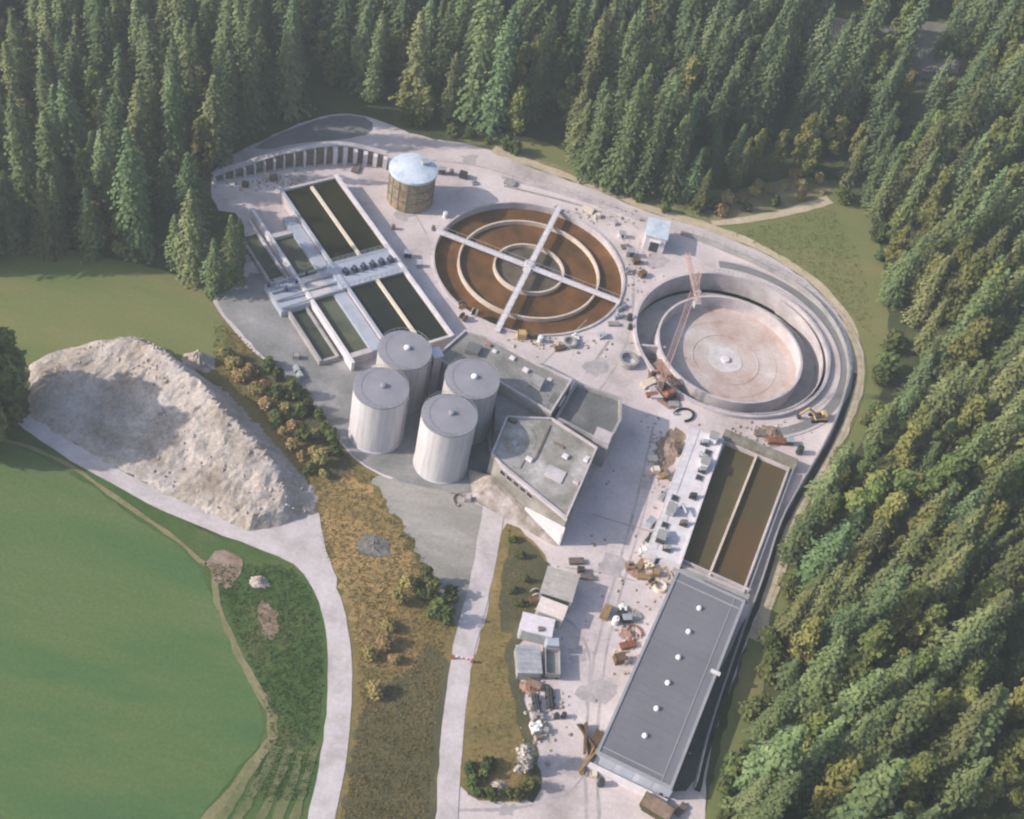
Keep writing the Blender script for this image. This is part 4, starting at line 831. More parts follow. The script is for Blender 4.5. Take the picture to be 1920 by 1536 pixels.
# ------------------------------------------------------------------ site clutter
def prop(kind, px, py, rz, label, mt_=WOOD, k=1.0, z=.07):
    c = P(px, py); c.z = z; names = dict(crate=('crate', 'crate'), boards=('board_stack', 'boards'), pipes=('pipe_bundle', 'pipes'), drum=('cable_drum', 'drum'), ring=('concrete_ring', 'concrete ring'), barrel=('barrel', 'barrel'), skip=('skip', 'skip'), blocks=('block_pallet', 'pallet'), beams=('beam_pile', 'beams'), car=('parked_car', 'car'), cabin=('equipment_box', 'equipment box'), hose=('hose_loop', 'hose'), formwork=('formwork_panel', 'formwork'))
    nm, cat = names[kind]; t = empty(nm, c, label, cat, rz=rz); t['_local'] = 1; t.scale = (k, k, k); q = random.Random(px*31+py)
    if kind == 'crate':
        MB().box((0, 0, .65), (1.5, 1.2, 1.1)).build('box', mt_, t); mb = MB()
        for x in (-.65, 0, .65): mb.box((x, 0, .06), (.12, 1.3, .1))
        mb.build('skid', DWOOD, t)
        for x in (-.7, .7): MB().box((x, 0, 1.24), (.12, 1.25, .06)).build('batten', DWOOD, t)
    elif kind == 'boards':
        mb = MB()
        for j in range(6):
            for i in range(5): mb.box((q.uniform(-.15, .15), -.6+i*.3, .15+j*.13), (3.2, .26, .1), q.uniform(-.03, .03))
        mb.build('boards', mt_, t); MB().box((0, 0, .05), (.15, 1.6, .1)).build('bearer', DWOOD, t)
    elif kind == 'beams':
        mb = MB()
        for j in range(7): a_ = q.uniform(-.5, .5); mb.beam((-2*math.cos(a_), -2*math.sin(a_)+q.uniform(-.5, .5), .15+j*.12), (2.4*math.cos(a_), 2*math.sin(a_), .2+j*.12), .22)
        mb.build('beams', mt_, t)
    elif kind == 'pipes':
        mb = MB()
        for j in range(3):
            for i in range(4-j): mb.tube((-2, -.6+i*.4+j*.2, .2+j*.35), (2, -.6+i*.4+j*.2, .2+j*.35), .19, 8)
        mb.build('pipes', mt_, t); MB().box((0, 0, .55), (.1, 1.8, 1.1)).build('strap', DARK, t)
    elif kind == 'drum':
        for s in (-.5, .5): MB().tube((0, s-.05, .8), (0, s+.05, .8), .8, 20).build('flange', mt_, t)
        MB().tube((0, -.45, .8), (0, .45, .8), .5, 16).build('cable', BLACK, t)
    elif kind == 'ring':
        MB().ring(Vector((0, 0)), .85, 1.15, 0, .8, 28).build('ring', mt_, t); MB().lathe((0, 0), [(.84, .05), (.84, .1), (0, .1)], 20).build('inner_floor', CONCW, t)
    elif kind == 'barrel':
        MB().lathe((0, 0), [(.4, 0), (.42, .3), (.4, .6), (.42, .9), (.4, 1.1), (0, 1.12)], 16).build('body', mt_, t); MB().tube((.15, 0, 1.1), (.15, 0, 1.18), .08, 8).build('cap', DARK, t)
    elif kind == 'skip':
        mb = MB(); mb.hexa([(-1.3, -.8, .1), (1.3, -.8, .1), (1.3, .8, .1), (-1.3, .8, .1)], [(-1.8, -.95, 1.2), (1.8, -.95, 1.2), (1.8, .95, 1.2), (-1.8, .95, 1.2)]); mb.build('body', mt_, t)
        mb = MB(); mb.prism([(-1.7, -.85), (1.7, -.85), (1.7, .85), (-1.7, .85)], 1.15, 1.25); mb.build('load', SOIL, t)
    elif kind == 'blocks':
        mb = MB()
        for x in range(3):
            for y in range(3):
                for z_ in range(2 if q.random() < .6 else 1): mb.box((-.5+x*.5+q.uniform(-.04, .04), -.5+y*.5, .3+z_*.42), (.44, .44, .4), q.uniform(-.1, .1))
        mb.build('blocks', mt_, t); MB().box((0, 0, .05), (1.6, 1.6, .1)).build('pallet', WOOD, t)
    elif kind == 'car':
        MB().box((0, 0, .62), (4.2, 1.75, .6)).build('body', mt_, t, bevel=.15); MB().box((-.2, 0, 1.15), (2.3, 1.55, .5), 0, .8).build('cabin', GLASS, t, bevel=.08); MB().box((-.2, 0, 1.43), (1.6, 1.2, .06)).build('roof', mt_, t)
        for x in (-1.35, 1.35):
            for s in (-1, 1): MB().tube((x, s*.7, .33), (x, s*.92, .33), .33, 14).build('wheel', BLACK, t)
    elif kind == 'cabin':
        MB().box((0, 0, .8), (1.8, 1.3, 1.5)).build('body', mt_, t, bevel=.05); MB().box((0, 0, 1.62), (2.0, 1.5, .12)).build('lid', STEEL, t); MB().box((.2, -.67, .8), (.7, .04, 1.1)).build('door', DARK, t)
    elif kind == 'hose':
        mb = MB(); pr = None
        for j in range(25):
            a_ = R(-20)+R(250)*j/24; p = Vector((1.5*math.cos(a_), 2.1*math.sin(a_), .25))
            if pr: mb.tube(pr, p, .22, 8)
            pr = p
        mb.build('hose', mt_, t); MB().tube(pr, pr+Vector((.3, .6, 0)), .28, 8).build('coupling', STEEL, t)
    elif kind == 'formwork':
        mb = MB(); mb.box((0, 0, .35), (2.4, 1.6, .12)); mb.box((.15, .1, .5), (2.4, 1.6, .1), .12); mb.build('panel', mt_, t); mb = MB()
        for x in (-.9, 0, .9): mb.box((x, 0, .14), (.12, 1.6, .26))
        mb.build('rib', DWOOD, t)
    return t
CL = [('drum', 866, 578, .3, 'orange tan cable drum upper left of three beside the brown clarifier rim', WOOD), ('drum', 868, 600, .9, 'orange tan cable drum lowest of three beside the brown clarifier rim', WOOD), ('drum', 889, 591, 1.4, 'cable drum with pale flange, right of three beside the brown clarifier rim', CREAM),
 ('crate', 977, 633, .2, 'yellow brown crate between the clarifier and the concrete building', YELLOW, 1.2), ('crate', 998, 633, .5, 'dark olive crate right of the yellow brown one above the concrete building', DWOOD), ('barrel', 1012, 641, 0, 'white barrel above the concrete building', WHITE, 1.3), ('ring', 1068, 646, 0, 'dark ringed concrete manhole ring below the brown clarifier', CONCG, 1.2),
 ('boards', 1050, 655, .6, 'short brown board stack left of the manhole ring', DWOOD, .7), ('blocks', 1078, 635, .3, 'white block pallet just above the manhole ring', WHITE), ('ring', 1177, 681, 0, 'large round grey concrete ring with bright centre on the open yard', CONCG, 1.75),
 ('cabin', 1180, 480, .2, 'grey equipment box right of the clarifier, below the kiosk', CONCG), ('crate', 1192, 494, .4, 'dark crate between the clarifier and kiosk', DWOOD), ('crate', 1203, 518, .9, 'dark crate nearest the dry basin rim, upper side', DWOOD), ('blocks', 1178, 512, .2, 'grey block pallet at the right rim of the clarifier', CONCG), ('barrel', 1179, 600, 0, 'dark barrel between the two round tanks', DARK, 1.3), ('barrel', 1180, 617, 0, 'lower dark barrel between the two round tanks', DARK, 1.1), ('pipes', 1165, 580, .9, 'grey pipe bundle at the bridge end of the clarifier', STEEL, .7), ('pipes', 1160, 596, .7, 'lilac grey pipe bundle below the bridge end of the clarifier', WALLB, .6),
 ('boards', 1150, 610, .3, 'grey board stack at the lower right rim of the clarifier', CONCG, .7), ('blocks', 1128, 632, .5, 'pale lilac block pallet below the clarifier', WALLB), ('cabin', 1165, 445, .1, 'white equipment box left of the kiosk', WHITE, .8), ('boards', 1145, 418, -.3, 'pale board stack behind the clarifier', CONC, .8), ('crate', 1120, 408, .2, 'pale crate behind the clarifier bridge end', CREAM, .8), ('boards', 1102, 396, -.3, 'pale timber stack behind the top of the clarifier', CREAM, .8),
 ('formwork', 1172, 465, .4, 'brown formwork panels above the clarifier right side', FORM, .8), ('hose', 1281, 780, -.9, 'dark looped hose between the dry basin and the white deck', BLACK, 1.0), ('boards', 1215, 722, .8, 'pale timber stack left of the rusty excavator', CREAM), ('boards', 1222, 742, .5, 'reddish board stack below the rusty excavator', RUST, .7), ('formwork', 1262, 760, .2, 'grey formwork panels below the dry basin', CONCG, .8),
 ('boards', 1455, 830, .2, 'rust brown board stack above the olive water channels', RUST, 1.0), ('cabin', 1478, 833, .2, 'dark equipment box right of the rust brown boards', DARK, .8), ('barrel', 1497, 850, 0, 'dark barrel at the head of the olive channels', DARK, 1.6), ('formwork', 1425, 815, .2, 'brown formwork panels on the dirt above the channels', FORM),
 ('crate', 1228, 886, .3, 'beige crate by the soil mound left of the white deck', CREAM), ('blocks', 1242, 893, .5, 'tan block pallet by the soil mound left of the white deck', WOOD), ('formwork', 1222, 862, .2, 'pale panels beside the soil mound', CREAM, .8), ('crate', 1275, 850, .3, 'dark crate against the top of the white deck', DARK, .8),
 ('boards', 1262, 895, 1.0, 'grey brown boards along the white deck, upper side', FORM, .8), ('pipes', 1245, 930, 1.1, 'grey pipe bundle along the white deck, middle', STEEL, .8), ('cabin', 1218, 985, 1.1, 'pale blue equipment box left of the white deck', WALLB, .9), ('pipes', 1222, 1008, 1.1, 'dark pipe bundle left of the lower white deck', DARK, .8), ('crate', 1205, 1035, .4, 'white crate at the lower left of the deck', WHITE, .8),
 ('cabin', 1236, 1052, .2, 'dark blue equipment box at the foot of the white deck', PUMP, 1.1), ('crate', 1252, 1056, .6, 'dark crate at the foot of the white deck', DARK), ('blocks', 1215, 1062, .4, 'cream block pallet below the white deck', CREAM), ('crate', 1228, 1078, .1, 'tan crate below the white deck', WOOD, .9), ('boards', 1200, 1060, 1.2, 'brown boards left of the deck foot', WOOD, .7), ('blocks', 1180, 1065, .3, 'red brick pallet on the open yard near the deck foot', EARTH, 1.0), ('ring', 1236, 1103, 0, 'pale concrete ring near the top left corner of the warehouse', CREAM, 1.0), ('drum', 1222, 1095, .6, 'tan cable drum near the top left corner of the warehouse', WOOD, .9), ('boards', 1206, 1084, .2, 'low tan boards on the yard above the warehouse', WOOD, .7),
 ('boards', 1135, 1150, 1.35, 'orange tan timber stack standing alone on the yard left of the warehouse', WOOD, .9), ('car', 1159, 1156, 1.2, 'dark parked car beside the orange tan timber stack', DARK, .75), ('blocks', 1166, 1143, .2, 'white block pallet above the dark car', WHITE, .9), ('barrel', 1152, 1169, 0, 'white barrel below the dark car', WHITE, 1.4), ('cabin', 1173, 1165, .3, 'dark equipment box right of the dark car', DARK, .8), ('formwork', 1190, 1160, .7, 'grey panels leaning near the warehouse upper wall', CONCG, .8),
 ('hose', 1190, 1190, .4, 'brown hose loop against the warehouse side', RUST, .8), ('boards', 1176, 1212, .5, 'reddish board stack beside the warehouse side', RUST, .8), ('crate', 1160, 1240, .4, 'brown crate by the middle of the warehouse side', DWOOD, 1.2), ('barrel', 1172, 1243, 0, 'grey green barrel right of the brown crate', CONCG, 1.2), ('blocks', 1156, 1228, .1, 'cream block pallet above the brown crate', CREAM, .8),
 ('beams', 1097, 1392, 1.9, 'rough brown timber beams fanned on the yard near the warehouse front corner', DWOOD, 1.2), ('beams', 1098, 1432, 1.2, 'long brown timber beams below the fanned beams', WOOD, 1.1), ('boards', 1117, 1388, 1.3, 'dark boards along the warehouse lower wall', DWOOD, .9), ('barrel', 1125, 1472, 0, 'dark grey barrel standing in front of the warehouse', DARK, 1.3), ('crate', 1112, 1455, .1, 'pale crate in front of the warehouse corner', CREAM, .7),
 ('crate', 1243, 1489, .2, 'dark crate at the warehouse front right corner', DARK, 1.1), ('skip', 1228, 1522, -.35, 'dark olive skip on the pale ground at the bottom edge', mat('olive_paint', [(.05, .045, .02), (.09, .075, .035)], scale=1), 1.4), ('boards', 1275, 1520, 1.0, 'grey brown boards right of the olive skip', FORM, .7),
 ('skip', 1000, 1287, -.2, 'rusty red skip at the island kerb below the truck', RUST, .7), ('pipes', 1005, 1322, 1.9, 'dark pipe bundle leaning toward the island kerb', DARK, .8), ('pipes', 1030, 1312, 1.8, 'dark long pipe bundle on the pale yard', DARK, .9), ('barrel', 1042, 1346, 0, 'small dark barrel, left of two on the yard below the pipes', DARK), ('barrel', 1056, 1345, 0, 'small dark barrel, right of two on the yard below the pipes', DARK), ('blocks', 1008, 1345, .2, 'grey block pallet by the island kerb', CONCG), ('blocks', 1004, 1368, .5, 'white block pallet at the island kerb', WHITE, 1.2), ('crate', 1022, 1372, .1, 'grey crate right of the white blocks', CONCG, .7), ('crate', 1010, 1385, .4, 'small dark crate below the white blocks', FORM, .6),
 ('crate', 1088, 1072, .2, 'dark crate behind the grey brown site hut', DARK, .8), ('boards', 1100, 1084, .1, 'grey boards in the building shadow near the hut', FORM, .7), ('boards', 1080, 1055, .3, 'brown boards between building corner and hut', FORM, .8), ('drum', 1003, 1118, .4, 'cream cable drum on the bank left of the hut', CREAM, 1.0), ('crate', 1000, 1130, .4, 'brown crate on the bank left of the peach container', DWOOD, 1.0),
 ('boards', 942, 915, .2, 'brown board stack at the lane top', FORM, .6), ('crate', 950, 925, .6, 'brown crate at the lane top', FORM, .7), ('crate', 966, 935, .3, 'small dark crate below the building front', DWOOD, .7), ('boards', 958, 948, .9, 'pale boards at the foot of the building front', CREAM, .7), ('hose', 862, 940, .5, 'dark hose loop on the grey slope by the lane', FORM, .7), ('crate', 876, 938, .2, 'pale crate at the top of the grey slope', CONC, .8),
 ('crate', 460, 350, .2, 'dark crate in front of the curved bay wall, left one', DWOOD, .9), ('crate', 513, 338, .5, 'dark crate in front of the curved bay wall, right one', FORM, 1.0), ('blocks', 500, 333, .2, 'cream blocks in front of the curved bay wall', CREAM, .8), ('formwork', 667, 320, 1.5, 'brown formwork panel at the foot of the bay wall', FORM, 1.0), ('cabin', 828, 326, .2, 'dark equipment box right of the round domed tank', FORM, .9), ('barrel', 846, 328, 0, 'brown barrel right of the round domed tank', FORM, 1.2), ('crate', 868, 333, -.1, 'wide dark crate right of the round domed tank', DARK, 1.1), ('blocks', 890, 345, .4, 'grey block pallet in the tank shadow end', CONCG, .8),
 ('barrel', 737, 430, 0, 'small brown barrel between the settling tank and the domed tank', FORM, 1.0), ('barrel', 812, 432, 0, 'small brown barrel at the left bridge end of the clarifier', FORM, 1.0), ('barrel', 834, 408, 0, 'white barrel at the upper left rim of the clarifier', WHITE, 1.2), ('cabin', 764, 482, .2, 'dark equipment box right of the tank gallery', PUMP, .8), ('crate', 785, 500, .4, 'lilac grey crate right of the tank gallery', WALLB, .8), ('formwork', 955, 345, -.3, 'dark panels behind the clarifier, left end of the perimeter wall', CONCG, 1.0), ('pipes', 560, 700, -.9, 'grey pipes on the grey hardstanding left of the silos', STEEL, .8), ('crate', 555, 672, .2, 'dark crate on the grey hardstanding left of the silos', CONCG, .8)]
for a in CL: prop(*a)
mb = MB(); r_ = random.Random(11)
for i in range(900):
    px, py = r_.choice([(r_.gauss(1190, 20), r_.gauss(530, 50)), (r_.gauss(1040, 40), r_.gauss(640, 10)), (r_.gauss(1230, 18), r_.gauss(1070, 18)), (r_.gauss(1180, 14), r_.gauss(1180, 35)), (r_.gauss(1020, 20), r_.gauss(1340, 45)), (r_.gauss(1235, 14), r_.gauss(860, 35)), (r_.gauss(1430, 40), r_.gauss(815, 14)), (r_.gauss(1110, 40), r_.gauss(405, 9)), (r_.gauss(955, 14), r_.gauss(935, 14)), (r_.gauss(500, 50), r_.gauss(345, 8)), (r_.uniform(980, 1300), r_.uniform(400, 1450))])
    p = P(px, py); d_ = (p.to_2d()-CA).length; d2 = (p.to_2d()-CB).length
    if d_ < RA+.8 or d2 < RB+1: continue
    stone(mb, (p.x, p.y, .15), r_.uniform(.1, .38), i)
tag(mb.build('loose_debris', mat('mixed_debris', [(.10, .08, .06), (.35, .28, .22), (.60, .55, .52)], scale=1.2, contrast=1)), kind='stuff')

# ------------------------------------------------------------------ vegetation meshes
def leafquad(v, f, c, n, s, q):
    n = Vector(n).normalized(); up = Vector((0, 0, 1)) if abs(n.z) < .9 else Vector((1, 0, 0)); x = n.cross(up).normalized(); y = n.cross(x)
    a = q.uniform(0, 6.28); x, y = x*math.cos(a)+y*math.sin(a), y*math.cos(a)-x*math.sin(a); k = len(v)
    for u, w_ in ((-1, -.6), (.9, -.8), (1, .7), (-.7, .9)):
        v.append(tuple(c+x*s*u*q.uniform(.7, 1.1)+y*s*w_*q.uniform(.7, 1.1)))
    f.append((k, k+1, k+2, k+3))
def conifer_mesh(seed, hh, rr, dens=1.0):
    q = random.Random(seed); v = []; f = []; z = hh*.06; lean = Vector((q.uniform(-.02, .02), q.uniform(-.02, .02)))
    phase = [q.uniform(0, 6.28) for _ in range(3)]; am = [q.uniform(.05, .2) for _ in range(3)]
    while z < hh:
        t = z/hh; rad = rr*((1-t)**.62)*(1-.18*math.sin(t*9+phase[2]))*(.55+.45*min(1, t*6))*q.uniform(.8, 1.15)+.15; nb = max(4, int(15*dens*(rad/rr)**.4)); ph = q.uniform(0, 6.28)
        for b in range(nb):
            a = ph+2*math.pi*b/nb+q.uniform(-.25, .25); rb = rad*q.uniform(.7, 1.2)*(1+am[0]*math.sin(a+phase[0])+am[1]*math.sin(2*a+phase[1]+t*5)); k = max(2, int(rb/.6)); d = Vector((math.cos(a), math.sin(a), 0))
            if q.random() < .07: continue
            for j in range(k):
                u = (j+.7)/k; c = Vector((lean.x*z, lean.y*z, z-.32*rb*u*u))+d*rb*u+Vector((q.uniform(-.2, .2), q.uniform(-.2, .2), q.uniform(-.15, .15)))
                leafquad(v, f, c, (d.x*.7+q.uniform(-.4, .4), d.y*.7+q.uniform(-.4, .4), 1.0+q.uniform(-.4, .3)), q.uniform(.32, .55)*(1-.25*t), q)
        z += q.uniform(.52, .74)*(1.15-.35*t)
    mb = MB(); mb.v = v; mb.f = f
    core = [(rr*.42*(.5+.5*min(1, t*6))*((1-t)**.8)+.05, hh*t) for t in (.05, .2, .4, .6, .8, .93)]
    mb.lathe((0, 0), core+[(0, hh*.96)], 7)
    return mb
def broad_mesh(seed, hh, rr, nl=12, per=150, leaf=.42):
    q = random.Random(seed); v = []; f = []; mb = MB(); cs = []
    for i in range(nl):
        t = q.uniform(.0, 1); a = q.uniform(0, 6.28); ra = rr*.62*math.sqrt(q.random())*(1-.55*max(0, t-.5)*2)
        c = Vector((ra*math.cos(a), ra*math.sin(a), hh*(.22+.62*t))); s = rr*q.uniform(.28, .52)*(1-.3*t); cs.append((c, s))
    cs.append((Vector((q.uniform(-.3, .3), q.uniform(-.3, .3), hh*.86)), rr*.4))
    for c, s in cs:
        for j in range(int(per*(s/rr/.5)**1.5)):
            n = Vector((q.gauss(0, 1), q.gauss(0, 1), q.gauss(.25, 1))).normalized(); p = c+Vector((n.x*s, n.y*s, n.z*s*1.15))*q.uniform(.8, 1.18)
            leafquad(v, f, p+Vector((q.uniform(-.3, .3), q.uniform(-.3, .3), q.uniform(-.4, .4))), n+Vector((q.uniform(-.8, .8), q.uniform(-.8, .8), q.uniform(-.2, .8))), leaf*q.uniform(.6, 1.3), q)
    mb.v = v; mb.f = f
    for i, (c, s) in enumerate(cs):
        bm = bmesh.new(); bmesh.ops.create_icosphere(bm, subdivisions=1, radius=s*.78); bm.verts.index_update()
        mb.add([vv.co*q.uniform(.8, 1.05)+c for vv in bm.verts], [tuple(vv.index for vv in ff.verts) for ff in bm.faces]); bm.free()
    return mb
def trunk_mesh(hh, r, seed, limbs=5):
    q = random.Random(seed); mb = MB(); mb.tube((0, 0, -1.5), (0, 0, hh*.5), r, 8, r*.6); mb.tube((0, 0, hh*.5), (0, 0, hh*.85), r*.6, 6, r*.15)
    for i in range(limbs):
        a = q.uniform(0, 6.28); z = hh*q.uniform(.25, .6); L = hh*.2; mb.tube((0, 0, z), (L*math.cos(a), L*math.sin(a), z+L*.8), r*.35, 5, r*.1)
    return mb
def mesh_of(mb, name, mt_):
    me = bpy.data.meshes.new(name); me.from_pydata(mb.v, [], mb.f); me.materials.append(mt_); return me
CON = [(mesh_of(conifer_mesh(i, h_, r_), 'crown', CONIF), mesh_of(trunk_mesh(h_, .3, i, 0), 'trunk', BARK), h_) for i, (h_, r_) in enumerate([(26, 4.4), (28, 4.3), (24, 4.4), (30, 4.8), (21, 4.0), (25, 5.0), (17, 3.4), (28, 4.0)])]
BRO = [(mesh_of(broad_mesh(i+50, h_, r_, n_l, 150), 'crown', BROAD), mesh_of(trunk_mesh(h_*.8, .28, i, 5), 'trunk', BARK), h_) for i, (h_, r_, n_l) in enumerate([(18, 3.9, 16), (16, 3.5, 15), (21, 3.5, 20), (15, 4.0, 14), (20, 3.1, 18), (13, 3.1, 12), (22, 4.0, 20)])]
CONO = []
for me_, tr_, h_ in CON:
    m2 = me_.copy(); m2.materials.clear(); m2.materials.append(CONIO); CONO.append((m2, tr_, h_))
BUS = [(mesh_of(broad_mesh(i+90, h_, r_, 7, 110, .26), 'crown', BUSHG if i % 2 else BUSHY), mesh_of(trunk_mesh(h_*.6, .1, i, 3), 'trunk', BARK), h_) for i, (h_, r_) in enumerate([(3.2, 2.0), (3.0, 1.8), (2.4, 2.3), (4.0, 2.0), (2.0, 1.6), (2.6, 2.0)])]

CLEAR = [(-900, 430), (0, 458), (150, 480), (330, 520), (385, 560), (440, 558), (452, 520), (450, 455), (440, 440), (392, 440), (390, 330), (400, 300), (470, 262), (555, 225), (620, 200), (700, 204), (770, 226), (860, 246), (945, 262), (1010, 300), (1070, 322), (1180, 368), (1260, 398), (1300, 398), (1345, 372), (1440, 345), (1560, 325), (1600, 370), (1632, 440), (1645, 520), (1655, 610), (1700, 665), (1668, 735), (1632, 810), (1545, 905), (1500, 990), (1466, 1060), (1452, 1140), (1398, 1330), (1350, 1536), (1320, 1900), (-900, 1900)]
spots = []
q_ = random.Random(21); st = 5.7
for j in range(int(420/st)):
    for i in range(int(560/st)):
        x = -230+(i+.5*(j % 2))*st+q_.uniform(-1.9, 1.9); y = 60+j*st+q_.uniform(-1.9, 1.9)
        p0 = proj((x, y, 0)); 
        if p0[2] < 10 or inpoly(p0[0], p0[1], CLEAR): continue
        z = hterr(x, y); px, py, d = proj((x, y, z)); tx, ty, _ = proj((x, y, z+22))
        if px < -60 and not (py > 300 and px > -330): continue
        if px > 2010 and tx > 2000: continue
        if tx > 2040 or ty > 1600 or py < -40: continue
        if py > 1780: continue
        # clearings on the far hillside
        if inpoly(px, py, [(1490, 30), (1600, 15), (1610, 120), (1570, 190), (1510, 170)]) or inpoly(px, py, [(1630, 40), (1780, 30), (1800, 200), (1700, 250), (1650, 200)]): 
            if q_.random() < .85: continue
        if inpoly(px, py, [(270, 330), (420, 310), (440, 380), (395, 470), (300, 480)]) and q_.random() < .5: continue
        if inpoly(px, py, [(455, 215), (640, 160), (700, 205), (560, 235), (470, 265)]) and q_.random() < .6: continue
        if mnoise.noise(Vector((x*.055, y*.055, 5))) > .47 and not (px < 480 and py > 430): continue
        right = px > 1560+(q_.uniform(-80, 80)) or (px > 1380 and py > 300)
        kind = 'B' if (q_.random() < (.42 if right else .2)) else 'C'
        spots.append((d, x, y, z, px, py, kind))
spots.sort()
print('trees', len(spots), sum(s[6] == 'B' for s in spots))
def plant(name, proto, loc, sc, rz, label, cat, group, sz=None):
    o = empty(name, loc, label, cat, group, rz=rz); o['_local'] = 1; k_ = rng.uniform(.88, 1.14); o.scale = (sc/k_**.5, sc/k_**.5, sc*k_)
    o.rotation_euler = (rng.uniform(-.045, .045), rng.uniform(-.045, .045), rz)
    for nm, me in (('trunk', proto[1]), ('crown', proto[0])):
        c_ = bpy.data.objects.new(nm, me); COL.objects.link(c_); c_.parent = o
    return o
def zone(px, py):
    if px < 480: return 'left forest'
    if px < 800: return 'forest behind the bay wall'
    if px < 1180: return 'forest behind the clarifier'
    if px < 1560 and py < 420: return 'forest behind the kiosk'
    if py < 500: return 'upper right hillside wood'
    if py < 900: return 'wood beside the basin'
    return 'wood beside the channels' if py < 1200 else 'wood beside the warehouse'
cnt = {'C': 0, 'B': 0}; rest = {'C': [], 'B': []}; ORD = {}
for (d, x, y, z, px, py, kind) in spots:
    vis = -20 < px < 1990 and py < 1760
    right = px > 1350 and (py > 330 or px > 1500); protos = (CONO if (right and q_.random() < .75) or q_.random() < .12 else CON) if kind == 'C' else BRO; k = q_.randrange(len(protos)); sc = q_.choice([q_.uniform(.62, .9), q_.uniform(.85, 1.0), q_.uniform(.92, 1.16)]); rz = q_.uniform(0, 6.28)
    if 300 < px < 490 and 380 < py < 600: kind = 'C'; protos = CONO if k % 2 else CON; k = [5, 4, 6, 2][k % 4]; sc = q_.uniform(.8, .95)*(.72 if px > 385 else 1)
    if py > 1000: sc *= .9
    if kind == 'B' and px < 1500: sc *= .9
    if px > 1300 and min(segdist(Vector((px, py)), Vector(CLEAR[i_]), Vector(CLEAR[i_+1])) for i_ in range(24, len(CLEAR)-1)) < 55: sc *= .72
    tp_ = proj((x, y, z+20)); inf = (-25 < px < 1945 or -25 < tp_[0] < 1945) and (tp_[1] < 1545) and py > -10
    if not inf or cnt[kind] >= 300: rest[kind].append((x, y, z, k, sc, rz)); continue
    cnt[kind] += 1; zn = zone(px, py); 
    edge = min(abs(py-q[1])+abs(px-q[0]) for q in CLEAR)
    if kind == 'C': lb = f'{"tall" if sc*protos[k][2] > 26 else "medium" if sc*protos[k][2] > 22 else "short"} {"olive" if protos is CONO else "dark"} green conifer in the {zn}'; plant('conifer_tree', protos[k], (x, y, z), sc, rz, lb, 'conifer', lb.replace('conifer', 'conifers'))
    else: lb = f'{"tall" if sc*protos[k][2] > 18.5 else "middling" if sc*protos[k][2] > 15.5 else "short"} olive green leafy tree in the {zn}'; plant('leafy_tree', protos[k], (x, y, z), sc, rz, lb, 'tree', lb.replace('tree', 'trees'))
def far_wood(name, lst, protos, lowmb, mt_):
    V = []; Fc = []; k0 = 0
    for x, y, z, k, sc, rz in lst:
        mb = lowmb[k % len(lowmb)]; a = mb['v']; ca, sa = math.cos(rz), math.sin(rz)
        V.append(np.c_[(a[:, 0]*ca-a[:, 1]*sa)*sc+x, (a[:, 0]*sa+a[:, 1]*ca)*sc+y, a[:, 2]*sc+z]); Fc += [tuple(i+k0 for i in f) for f in mb['f']]; k0 += len(a)
    if not V: return
    me = bpy.data.meshes.new(name); me.from_pydata(np.concatenate(V).tolist(), [], Fc); me.materials.append(mt_); o = bpy.data.objects.new(name, me); COL.objects.link(o); tag(o, kind='stuff')
def npmb(mb): return {'v': np.array([tuple(a) for a in mb.v]), 'f': mb.f}
far_wood('far_conifers', rest['C'], CON, [npmb(conifer_mesh(i+200, h_, r_, .75)) for i, (h_, r_) in enumerate([(26, 4.3), (28, 4.0), (24, 4.2), (28, 4.5)])], mat('far_conifer_foliage', [(.055, .085, .042), (.10, .138, .064), (.17, .20, .105)], scale=.09, detail=5, rough=.9, spec=.1, contrast=.9))
far_wood('far_leafy_wood', rest['B'], BRO, [npmb(broad_mesh(i+250, h_, r_, 12, 90, .5)) for i, (h_, r_) in enumerate([(16, 4.0), (14, 3.6), (18, 3.6)])], mat('far_leafy_foliage', [(.07, .092, .028), (.12, .142, .045), (.20, .19, .075)], scale=.08, detail=5, rough=.9, spec=.1, contrast=.9))
print('individual', cnt, 'rest', len(rest['C']), len(rest['B']))
# trees at the left margin that shade the heap
for i, (px, py, k, sc, lb) in enumerate([(16, 806, 0, .95, 'dark leafy tree at the left margin beside the rubble heap, lowest of three'), (8, 768, 3, 1.1, 'round leafy tree at the left margin, middle one beside the rubble heap'), (20, 738, 1, 1.05, 'leafy tree at the left margin beside the top of the rubble heap')]):
    c = P(px, py); plant('leafy_tree', BRO[k], (c.x, c.y, 0), sc, i*1.3, lb, 'tree', None)
for i, (px, py, k, sc) in enumerate([(-32, 825, 0, 1.15), (-30, 790, 1, 1.3), (-38, 762, 3, 1.3), (-34, 735, 1, 1.2), (-22, 850, 5, 1.3), (-62, 780, 0, 1.25), (-66, 752, 0, 1.2), (-70, 810, 0, 1.25), (-60, 850, 3, 1.3), (-95, 800, 2, 1.2), (-100, 765, 2, 1.2), (-95, 840, 0, 1.2)]):
    c = P(px, py); plant('leafy_tree', BRO[k], (c.x, c.y, 0), sc, i*2.3, 'leafy tree of the clump beyond the left picture edge', 'tree', 'clump of trees left of the rubble heap')
for i, (px, py, k, sc) in enumerate([(-35, 474, 0, 1.0), (-85, 484, 1, 1.0), (-130, 490, 5, 1.1), (-60, 462, 4, 1.0), (-180, 480, 0, 1.1), (30, 466, 5, .8), (95, 474, 0, .8), (175, 486, 4, .8)]):
    c = P(px, py); plant('conifer_tree', CON[k], (c.x, c.y, 0), sc, i*2.3, 'dark conifer at the front edge of the left forest', 'conifer', 'front edge conifers by the dry field')
